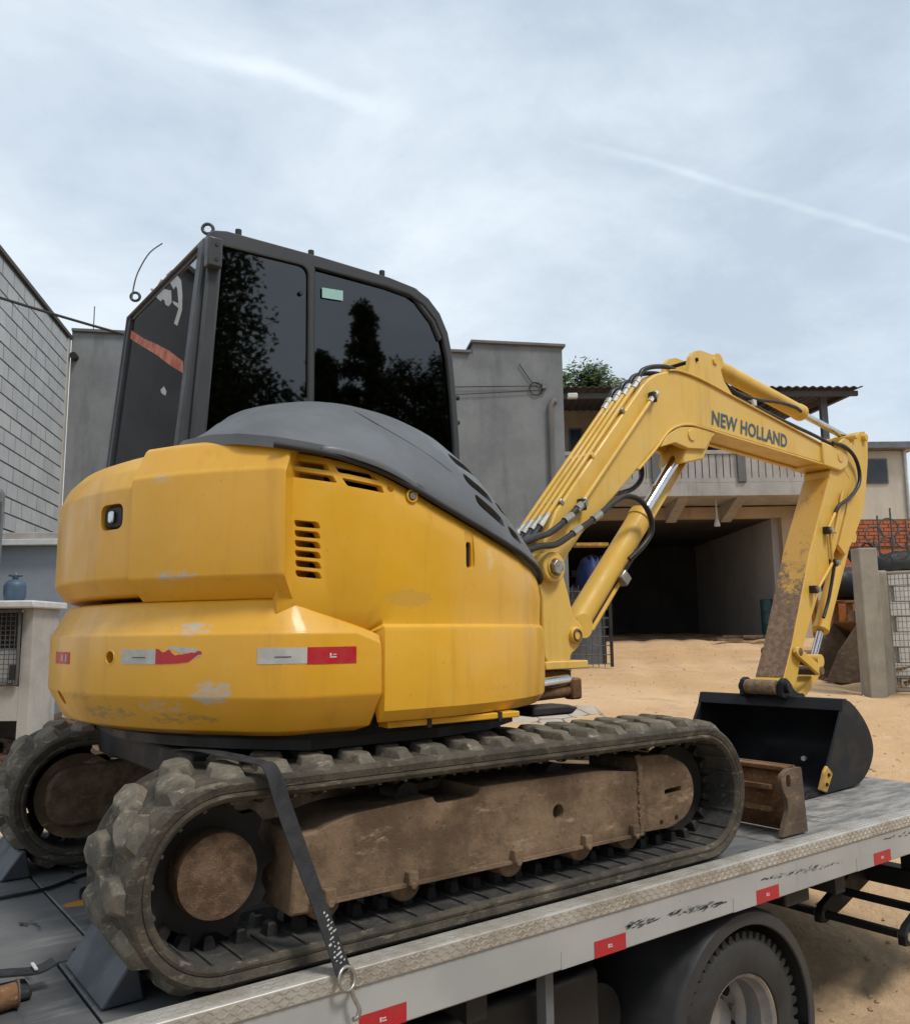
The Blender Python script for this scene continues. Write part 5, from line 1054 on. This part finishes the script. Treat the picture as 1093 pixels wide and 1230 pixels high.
sticker(396, 404, 788, .868, .872, 'white_mark', 'print', off=.0022); sticker(396, 398, 788, .873, .882, 'white_mark', 'print', off=.0022); sticker(400, 404, 788, .876, .879, 'white_mark', 'print', off=.0022)
sticker(160, 175, 788, .872, .8745, 'scuff_black', 'print', off=.0022); sticker(330, 350, 788, .872, .8745, 'scuff_black', 'print', off=.0022)
sticker(67.5, 84, 790, .848, .888, 'red_tape', 'red_sticker'); sticker(74.5, 76, 790, .858, .878, 'white_tape', 'print', off=.0022); sticker(79, 80.5, 790, .856, .880, 'white_tape', 'print', off=.0022)

# ---- swing bracket, boom
def Bpoly(L, off): return [Bp(x, y, off) for x, y in L]
def bplate(L, a, b, name, mat, par=ex, at=None, bev=.008, rnd=0):
    P = Bpoly(L, at if at is not None else a); P = rounded(P, rnd, 3) if rnd else P
    return M().prism(P, BX, a, b).part(name, mat, par, bevel=bev)
bkp = [(645, 690), (648, 672), (660, 663), (672, 670), (676, 688), (684, 718), (689, 740), (699, 752), (701, 765), (694, 779), (686, 787), (683, 802), (662, 802), (654, 790), (652, 750), (651, 720)]
sb = bplate(bkp, -.15, -.10, 'swing_bracket', 'yellow_boom', rnd=.012)
M().prism(Bpoly(bkp, -.15), BX, .10, .15).part('bracket_plate', 'yellow_boom', sb, bevel=.008)
M().prism([(-.10, .80), (-.02, .80), (-.02, 1.12), (-.10, 1.16)], BX, -.099, .099).part('bracket_web', 'yellow_boom', sb, bevel=.006)
M().prism([(-.10, .76), (.20, .76), (.20, .80), (-.10, .80)], BX, -.16, .16).part('bracket_flange', 'yellow_boom', sb, bevel=.006)
M().prism([(-.10, .66), (.12, .66), (.12, .755), (-.10, .755)], BX, -.12, .12).part('swing_post', 'rusty_steel', sb, bevel=.01)
M().prism([(-.42, .60), (-.09, .62), (-.09, .92), (-.42, 1.05)], BX, -.14, .14).part('house_nose', 'yellow_panel', ex, bevel=.01)
fx, fz = Bp(660, 682, -.15)
bs = M().cyl(Bw(fx, fz, -.185), Bw(fx, fz, .185), .075, 28).part('boom_foot_boss', 'yellow_boom', sb, smooth=40, bevel=.008)
M().cyl(Bw(fx, fz, -.215), Bw(fx, fz, -.18), .038, 6).part('pin_bolt', 'zinc', bs, bevel=.004); M().torus(Bw(fx, fz, -.187), bn, .046, .006, 24, 6).part('pin_ring', 'yellow_arm', bs, smooth=60)
lx, lz = Bp(690, 763, -.15)
M().cyl(Bw(lx, lz, -.17), Bw(lx, lz, .17), .04, 24).part('cylinder_pin', 'yellow_boom', sb, smooth=40, bevel=.005); M().torus(Bw(lx, lz, -.171), bn, .026, .006, 20, 6).part('pin_ring', 'rusty_steel', sb, smooth=60)
# swing cylinder
a, b = onp(636, 824, 1, -.36), onp(681, 817, 1, -.26); M().cyl(a, b, .026, 20).part('swing_rod', 'chrome', ex, smooth=40)
a, b = onp(640, 835, 1, -.30), onp(690, 829, 1, -.24); M().cyl(a, b, .03, 14).part('swing_link', 'rusty_steel', ex, smooth=40); c_ = onp(688, 827, 1, -.26); M().obox(c_, (.035, 0, 0), (0, .03, 0), (0, 0, .05)).part('swing_clevis', 'rusty_steel', ex, bevel=.012)

BO = .105
boomL = [(651, 668), (655, 648), (668, 613), (720, 537), (772, 462), (780, 454), (789, 448.5), (801, 445.5), (813, 446), (834, 453), (858, 465), (880, 477), (987, 534), (1004, 541), (1008, 562), (986, 556), (930, 539), (880, 524), (840, 512), (828, 510.5), (816, 512.5), (806, 518), (797, 526), (786, 539), (739, 596), (701, 639), (684, 664), (675, 683), (667, 692), (656, 690)]
boom = M().prism(Bpoly(boomL, -BO), BX, -BO, BO).part('boom', 'yellow_boom', ex, bevel=.010)
# proud flange along the lower edge and bend
def strip(L, wdt, a, b, name, mat, par, off=None):
    P = [Vector(Bp(x, y, off if off is not None else a)) for x, y in L]; P = catmull(P, 4); n_ = []
    for i in range(len(P)): t = (P[min(i+1, len(P)-1)]-P[max(i-1, 0)]).normalized(); n_.append(Vector((-t.y, t.x)))
    return M().loft([[Bw(*(p), a), Bw(*(p+v*wdt), a), Bw(*(p+v*wdt), b), Bw(*p, b)] for p, v in zip(P, n_)]).part(name, mat, par, bevel=.003)
for a, b in ((-BO-.014, -BO+.02), (BO-.02, BO+.014)):
    strip([(986, 556.5), (930, 539.5), (880, 524.5), (840, 512), (826, 509), (812, 511), (800, 519), (786, 538), (765, 563)], .012, a, b, 'boom_flange', 'yellow_boom', boom, -BO)
    strip([(803, 446), (814, 446.5), (834, 453.5), (858, 465.5), (880, 477.5), (987, 534.5)], .010, a, b, 'boom_flange', 'yellow_boom', boom, -BO)
ear = [(826, 450), (829, 428), (833, 422), (841, 420.5), (856, 426), (863, 434), (866, 446), (869, 457), (878, 472), (884, 480), (858, 466), (836, 454)]
for a, b in ((-BO-.002, -BO+.026), (BO-.026, BO+.002)): bplate(ear, a, b, 'boom_ear', 'yellow_boom', boom, at=-BO, bev=.006, rnd=.01)
for x, y, r in ((858, 434, .024), (836, 432, .012)): q_ = Bp(x, y, -BO); M().cyl(Bw(*q_, -BO-.012), Bw(*q_, BO+.012), r, 18).part('ear_pin', 'yellow_arm' if r > .02 else 'opening_shade', boom, smooth=40, bevel=.003)
tip = [(985, 531), (1006, 540), (1016, 548), (1015, 560), (1007, 566), (986, 559)]; bplate(tip, -BO-.022, BO+.022, 'boom_tip', 'yellow_boom', boom, at=-BO, bev=.008)
lug = [(815, 512), (838, 513), (858, 520), (846, 540), (826, 539), (810, 532), (793, 537), (800, 523)]
for a, b in ((-BO+.0, -BO+.035), (BO-.035, BO-.0)): bplate(lug, a-.008, b, 'cylinder_lug', 'yellow_boom', boom, at=-BO, bev=.006)
bplate([(838, 514), (858.5, 519.5), (855, 532), (847, 551), (823, 556), (826, 540)], -BO+.012, BO-.012, 'lug_web', 'yellow_boom', boom, at=-BO)
q_ = Bp(829, 523, -BO); M().cyl(Bw(*q_, -BO-.016), Bw(*q_, BO+.016), .036, 22).part('rod_pin', 'yellow_boom', boom, smooth=40, bevel=.004); q2 = Bp(854, 524, -BO); M().cyl(Bw(*q2, -BO-.006), Bw(*q2, -BO), .012, 10).part('grease_hole', 'opening_shade', boom)
# lettering
def text_mesh(s, size, thick):
    cu = bpy.data.curves.new('lettering', 'FONT'); cu.body = s; cu.size = size; cu.offset = thick; cu.space_character = 1.04; cu.resolution_u = 3; o = bpy.data.objects.new('t', cu); C.objects.link(o); bpy.context.view_layer.update()
    me = bpy.data.meshes.new_from_object(o.evaluated_get(bpy.context.evaluated_depsgraph_get())); bpy.data.objects.remove(o); me.materials.clear(); return me
T0, T1, T2 = Vector(Bp(854.5, 510, -BO)), Vector(Bp(945, 538.5, -BO)), Vector(Bp(855, 492.5, -BO))
for thick, mat, offy in ((.044, 'letter_pale', -BO-.0012), (.030, 'letter_blue', -BO-.0024)):
    me = text_mesh('NEW HOLLAND', 1., thick); xsv = [v.co.x for v in me.vertices]; ysv = [v.co.y for v in me.vertices]; x0, x1, y0, y1 = min(xsv), max(xsv), min(ysv), max(ysv); pad = thick-.030
    for v in me.vertices:
        u = (v.co.x-(x0+pad))/((x1-pad)-(x0+pad)); k = (v.co.y-(y0+pad))/((y1-pad)-(y0+pad)); p = T0+(T1-T0)*u+(T2-T0)*k; v.co = Bw(p.x, p.y, offy)
    finish('lettering', me, mat, boom)
# cylinders
def ram(pa, pm, pb, r, rr, name, off=0., guard=None):
    A, B_, D = [Bw(*Bp(*p, off), off) for p in (pa, pm, pb)]; t = (D-A).normalized(); B_ = A+t*(B_-A).dot(t)
    cy = M().tube([A-t*.0, B_-t*.05, B_-t*.05, B_], [r, r, r*1.1, r*1.1], 28).part(name, 'yellow_arm', ex, smooth=35, bevel=.004)
    M().cyl(B_, D, rr, 24).part('rod', 'chrome', cy, smooth=40); s = bn
    M().cyl(A-s*.07, A+s*.07, r*.95, 22).part('pin_eye', 'yellow_arm', cy, smooth=40); M().cyl(D-s*.06, D+s*.06, rr*1.9, 22).part('rod_eye', 'yellow_arm', cy, smooth=40)
    return cy, A, B_, D, t
bc, A, B_, D, t = ram((690, 752), (765, 609), (828, 524), .066, .034, 'boom_cylinder')
sd2 = bn.cross(t).normalized(); sd2 = sd2 if sd2.dot(be) > 0 else -sd2
M().obox((A+D)/2+sd2*.105+bn*.06+t*.03, t*((D-A).length*.44), bn*.035, sd2*.006).part('rod_guard', 'yellow_arm', bc, bevel=.003)
M().obox(A+sd2*.075+t*.35, t*.3, bn*.03, sd2*.02).part('port_block', 'black_rubber', bc, bevel=.008)
M().obox(A+sd2*.07+t*.42-bn*.05, t*.03, bn*.03, sd2*.035).part('port_block', 'zinc', bc, bevel=.005)
M().tube([A+sd2*.085-bn*.03+t*k for k in (.05, .2, .4)], .013, 8).part('pipe', 'yellow_arm', bc, smooth=60)
ac, A2, B2, D2, t2 = ram((852, 437), (962, 496), (1021, 528), .055, .025, 'arm_cylinder')
# steel pipes on the boom
pA, pB = Vector(Bp(662, 627, -BO)), Vector(Bp(769, 466, -BO)); pt = (pB-pA).normalized(); pn = Vector((-pt.y, pt.x))
for k, off in enumerate((-.085, -.04, .005, .05)):
    a2, b2 = pA+pn*.028-pt*.02*k, pB+pn*.028-pt*.05*k; a, b = Bw(a2.x, a2.y, off), Bw(b2.x, b2.y, off); t_ = (b-a).normalized(); M().cyl(a, b, .0125, 10).part('pipe', 'yellow_arm', boom, smooth=60)
    for e_, s_ in ((a, -1), (b, 1)): M().tube([e_-t_*.03*s_, e_+t_*.02*s_, e_+t_*.02*s_, e_+t_*.06*s_], [.018, .018, .021, .021], 6).part('pipe_nut', 'zinc', boom)
    lo_ = a-t_*.05; M().tube([lo_, lo_-t_*.07, lo_-t_*.13-be*.05-bn*.03, lo_-t_*.17-be*.2-bn*.06, lo_-t_*.2-be*.36-bn*.1], .0165, 9, smooth_path=5).part('hose', 'hose_rubber', boom, smooth=60)
    hi_ = b+t_*.05; M().tube([hi_, hi_+t_*.06+Vector((0, 0, .02)), hi_+be*.16+Vector((0, 0, .11)), hi_+be*.32+Vector((0, 0, .13)), hi_+be*.46+Vector((0, 0, .085))], .0145, 9, smooth_path=5).part('hose', 'hose_rubber', boom, smooth=60)
for u in (.12, .45, .8):
    c2 = pA.lerp(pB, u)+pn*.012; M().obox(Bw(c2.x, c2.y, -.018), Vector((be.x*pt.x, be.y*pt.x, pt.y))*.012, bn*.09, Vector((be.x*pn.x, be.y*pn.x, pn.y))*.017).part('pipe_clamp', 'yellow_boom' if u == .45 else 'zinc', boom, bevel=.003)
for pa, pb, off in (((699, 604), (783, 479), -.128),):
    a, b = Bw(*Bp(*pa, off), off), Bw(*Bp(*pb, off), off); t_ = (b-a).normalized(); M().cyl(a, b, .0125, 10).part('pipe', 'yellow_arm', boom, smooth=60)
    for e_, s_ in ((a, -1), (b, 1)): M().tube([e_-t_*.03*s_, e_+t_*.02*s_, e_+t_*.02*s_, e_+t_*.06*s_], [.018, .018, .021, .021], 6).part('pipe_nut', 'zinc', boom)
for px, py in ((699, 606), (784, 477)): q_ = Bp(px, py, -.125); M().obox(Bw(*q_, -.125), be*.018, bn*.02, Vector((0, 0, .03))).part('pipe_clamp', 'black_rubber', boom, bevel=.006); M().cyl(Bw(*q_, -.145), Bw(*q_, -.16), .012, 6).part('clamp_bolt', 'zinc', boom)
def hose(L, r, off, par, name='hose', mat='hose_rubber'):
    P = [Bw(*Bp(p[0], p[1], p[2] if len(p) > 2 else off), p[2] if len(p) > 2 else off) for p in L]; return M().tube(P, r, 9, smooth_path=6).part(name, mat, par, smooth=60)
hose([(628, 652, -.22), (645, 645, -.2), (660, 640, -.17), (676, 628, -.15), (690, 614, -.13), (698, 606, -.128)], .017, -.15, boom)
hose([(630, 662, -.24), (650, 656, -.22), (668, 654, -.2), (688, 641, -.18), (715, 622, -.15), (739, 602, -.12), (753, 596, -.12), (770, 602, -.13), (781, 620, -.13), (782, 640, -.12), (770, 658, -.11), (756, 672, -.09)], .016, -.15, boom)
hose([(736, 594, .06), (758, 588, .09), (770, 575, .1), (770, 560, .1), (764, 552, .1)], .015, .08, boom)
for px, py, off in ((688, 641, -.18), (712, 624, -.155), (693, 611, -.13), (678, 626, -.15)): q_ = Bp(px, py, off); q3 = Bp(px+9, py-7, off); M().cyl(Bw(*q_, off), Bw(*q3, off), .021, 8).part('hose_fitting', 'zinc', boom)
hose([(868, 458, -.05), (882, 470, -.07), (905, 479, -.07), (935, 483, -.07), (955, 489, -.06), (962, 494, -.05)], .012, -.06, ac); hose([(872, 466, -.05), (890, 480, -.06), (905, 487, -.06), (940, 505, -.05), (980, 524, -.05), (1000, 535, -.06)], .013, -.06, boom)
q_ = Bp(904, 484, -.07); M().obox(Bw(*q_, -.07), be*.02, bn*.02, Vector((0, 0, .02))).part('pipe_clamp', 'white_paint', boom, bevel=.004)

# ---- arm
AO = .10
armL = [(996, 566), (997, 575), (973, 662), (951, 775), (941, 815), (934, 826), (938, 834), (950, 832), (957, 820), (966, 772), (984, 712), (1004, 660), (1016, 610), (1021, 575), (1020, 556), (1010, 550)]
arm = M().prism(Bpoly(armL, -AO), BX, -AO, AO).part('arm', 'yellow_arm', ex, bevel=.008)
und = [(996.5, 574), (973, 662), (951, 775), (941.5, 814)]; P = [Vector(Bp(x, y, -AO)) for x, y in und]; nrm = Vector((-(P[-1]-P[0]).y, (P[-1]-P[0]).x)).normalized(); nrm = nrm if nrm.x < 0 else -nrm
M().loft([[Bw(*p, -AO+.002), Bw(*p, AO-.002), Bw(*(p+nrm*.006), AO-.002), Bw(*(p+nrm*.006), -AO+.002)] for p in P]).part('wear_plate', 'arm_worn', arm, bevel=.002)
earA = [(1006, 552), (1018, 540), (1024, 530), (1033, 518.5), (1038, 518), (1042, 526), (1042, 555), (1040, 584), (1036.5, 616), (1024, 650), (1015, 666), (1007, 655), (1016, 618), (1020, 575)]
for a, b in ((-AO-.002, -AO+.03), (AO-.03, AO+.002)): bplate(earA, a, b, 'arm_ear', 'yellow_arm', arm, at=-AO, bev=.006, rnd=.01)
bplate([(1012, 560), (1034, 530), (1036, 545), (1030, 610), (1016, 655), (1008, 650)], -AO+.028, AO-.028, 'arm_web', 'yellow_arm', arm, at=-AO, bev=.004)
for x, y, r in ((1005, 549, .045), (1036, 526, .03), (1024, 525, .02)): q_ = Bp(x, y, -AO); M().cyl(Bw(*q_, -AO-.032), Bw(*q_, AO+.032), r, 22).part('pin_boss', 'yellow_arm', arm, smooth=40, bevel=.005)
bplate([(1000, 535), (1010, 527), (1016, 530), (1018, 540), (1004, 545)], -AO-.028, -AO-.006, 'rod_bracket', 'yellow_arm', arm, at=-AO, bev=.004)
kc, A3, B3, D3, t3 = ram((1014, 645), (985, 757), (976, 794), .052, .024, 'bucket_cylinder', -.02)
hose([(1000, 532, -.13), (1014, 536, -.14), (1026, 548, -.14), (1032, 566, -.13), (1031, 583, -.13), (1020, 598, -.13), (1008, 607, -.13), (1003, 616, -.12)], .014, -.13, arm)
for pa, pb in (((1003, 616), (995, 634)), ((997, 640), (1000, 676)), ((1000, 676), (982, 708)), ((980, 708), (978, 706)), ((1012, 590), (1003, 640))): a, b = Bw(*Bp(*pa, -.12), -.12), Bw(*Bp(*pb, -.12), -.12); M().cyl(a, b, .011, 8).part('pipe', 'yellow_arm', arm, smooth=60)
for px, py in ((995, 637), (1003, 676), (979, 708)): q_ = Bp(px, py, -.13); M().obox(Bw(*q_, -.12), be*.025, bn*.025, Vector((0, 0, .026))).part('pipe_clamp', 'black_rubber', arm, bevel=.006); M().cyl(Bw(*q_, -.145), Bw(*q_, -.165), .018, 6).part('clamp_bolt', 'zinc', arm)
hose([(1002, 680, -.09), (998, 705, -.085), (994, 725, -.08), (989, 742, -.08)], .012, -.09, kc)
# links
def link(pa, pb, o0, o1, wdt, name, mat):
    a, b = Vector(Bp(*pa, o0)), Vector(Bp(*pb, o0)); t_ = (b-a).normalized(); n_ = Vector((-t_.y, t_.x))*wdt; L = [a-t_*wdt+n_*.6, a-t_*wdt-n_*.6, a-n_, b-n_, b+t_*wdt-n_*.6, b+t_*wdt+n_*.6, b+n_, a+n_]
    return M().prism([tuple(p) for p in L], BX, o0, o1).part(name, mat, ex, bevel=.005)
for o0 in (-.135, .11): link((960, 783), (986, 806), o0, o0+.028, .032, 'guide_link', 'yellow_arm')
link((985, 805), (962, 838), -.05, .05, .03, 'bucket_link', 'yellow_arm')
for x, y, r, L, mt in ((961, 783, .028, .138, 'rusty_steel'), (986, 806, .030, .142, 'brown_scrap'), (977, 794, .03, .08, 'rusty_steel'), (963, 838, .028, .14, 'black_steel')): q_ = Bp(x, y, -.13); M().cyl(Bw(*q_, -L), Bw(*q_, L), r, 20).part('link_pin', mt, ex, smooth=40, bevel=.005)
q_ = Bp(932, 826, -AO); M().cyl(Bw(*q_, -AO-.004), Bw(*q_, AO+.004), .047, 24).part('arm_boss', 'arm_worn', arm, smooth=40, bevel=.004)

# ---- bucket
HW = .5; bk_ = [(2.115, .515), (2.165, .505), (2.25, .455), (2.335, .385), (2.395, .31), (2.425, .235), (2.42, .175), (2.38, .115), (2.31, .06), (2.22, .022), (2.1, .010), (1.62, .008)]
cv2 = [tuple(p) for p in catmull([Vector(p) for p in bk_], 3)]; th = .018; inn = []
for i, p in enumerate(cv2):
    a, b = Vector(cv2[max(i-1, 0)]), Vector(cv2[min(i+1, len(cv2)-1)]); t_ = (b-a).normalized(); inn.append(tuple(Vector(p)+Vector((t_.y, -t_.x))*th))
if Vector(inn[20]).x > Vector(cv2[20]).x: inn = [tuple(2*Vector(c)-Vector(i_)) for c, i_ in zip(cv2, inn)]
bu = M().prism(cv2+list(reversed(inn)), BX, -HW+.019, HW-.019).part('bucket', 'black_steel', ex, smooth=40)
bu['label'] = 'black painted wide bucket with its opening towards the blade'
spoly = [(2.10, .515)]+cv2[1:-4]+[(1.80, .008), (1.775, .05)]
for a, b in ((-HW-.001, -HW+.018), (HW-.018, HW+.001)): M().prism(spoly, BX, a, b).part('side_plate', 'black_steel', bu, bevel=.003)
M().prism([(2.055, .455), (2.075, .452), (2.135, .50), (2.125, .523), (2.085, .523)], BX, -HW-.003, HW+.003).part('top_lip', 'black_steel', bu, bevel=.004)
M().prism([(1.57, .006), (1.72, .006), (1.72, .03), (1.60, .03)], BX, -HW, HW).part('cutting_edge', 'black_steel', bu, bevel=.003)
for k in range(5):
    y = -HW+.05+(2*HW-.1)*k/4; M().prism([(1.465, .008), (1.60, .005), (1.66, .005), (1.66, .055), (1.60, .052)], BX, y-.035, y+.035).part('tooth', 'black_steel', bu, bevel=.006)
for a, b in ((-HW-.021, -HW-.003), (HW+.003, HW+.021)):
    scut = M().prism([(1.70, .045), (1.775, .02), (1.86, .115), (1.80, .165), (1.765, .14)], BX, a, b).part('side_cutter', 'cutter_yellow', bu, bevel=.004)
    for x, z in ((1.775, .065), (1.805, .115)): M().cyl(Bw(x, z, a-.008), Bw(x, z, b), .011, 6).part('cutter_bolt', 'black_steel', scut)
for px, py, off in ((926, 914, -.15), (983, 920, -.40)): q_ = Bp(px, py, off); M().cyl(Bw(2.25, max(.05, q_[1]-.03), off+.02), Bw(2.27, max(.05, q_[1]-.03), off+.02), .016, 10).part('daylight_spot', 'white_mark', bu)  # white discs painted for daylight coming through holes
for a, b in ((-.150, -.118), (.118, .150)):
    e_ = M().prism(rounded([(2.02, .62), (2.07, .64), (2.12, .61), (2.16, .56), (2.30, .50), (2.36, .40), (2.30, .40), (2.2, .48), (2.06, .505), (2.01, .52)], .015, 3), BX, a, b).part('bucket_ear', 'black_steel', bu, bevel=.004)
M().cyl(Bw(2.07, .575, -.175), Bw(2.07, .575, .175), .032, 20).part('bucket_pin', 'black_steel', bu, smooth=40, bevel=.004)

for o in bpy.data.objects:
    if '_loc' in o: del o['_loc']
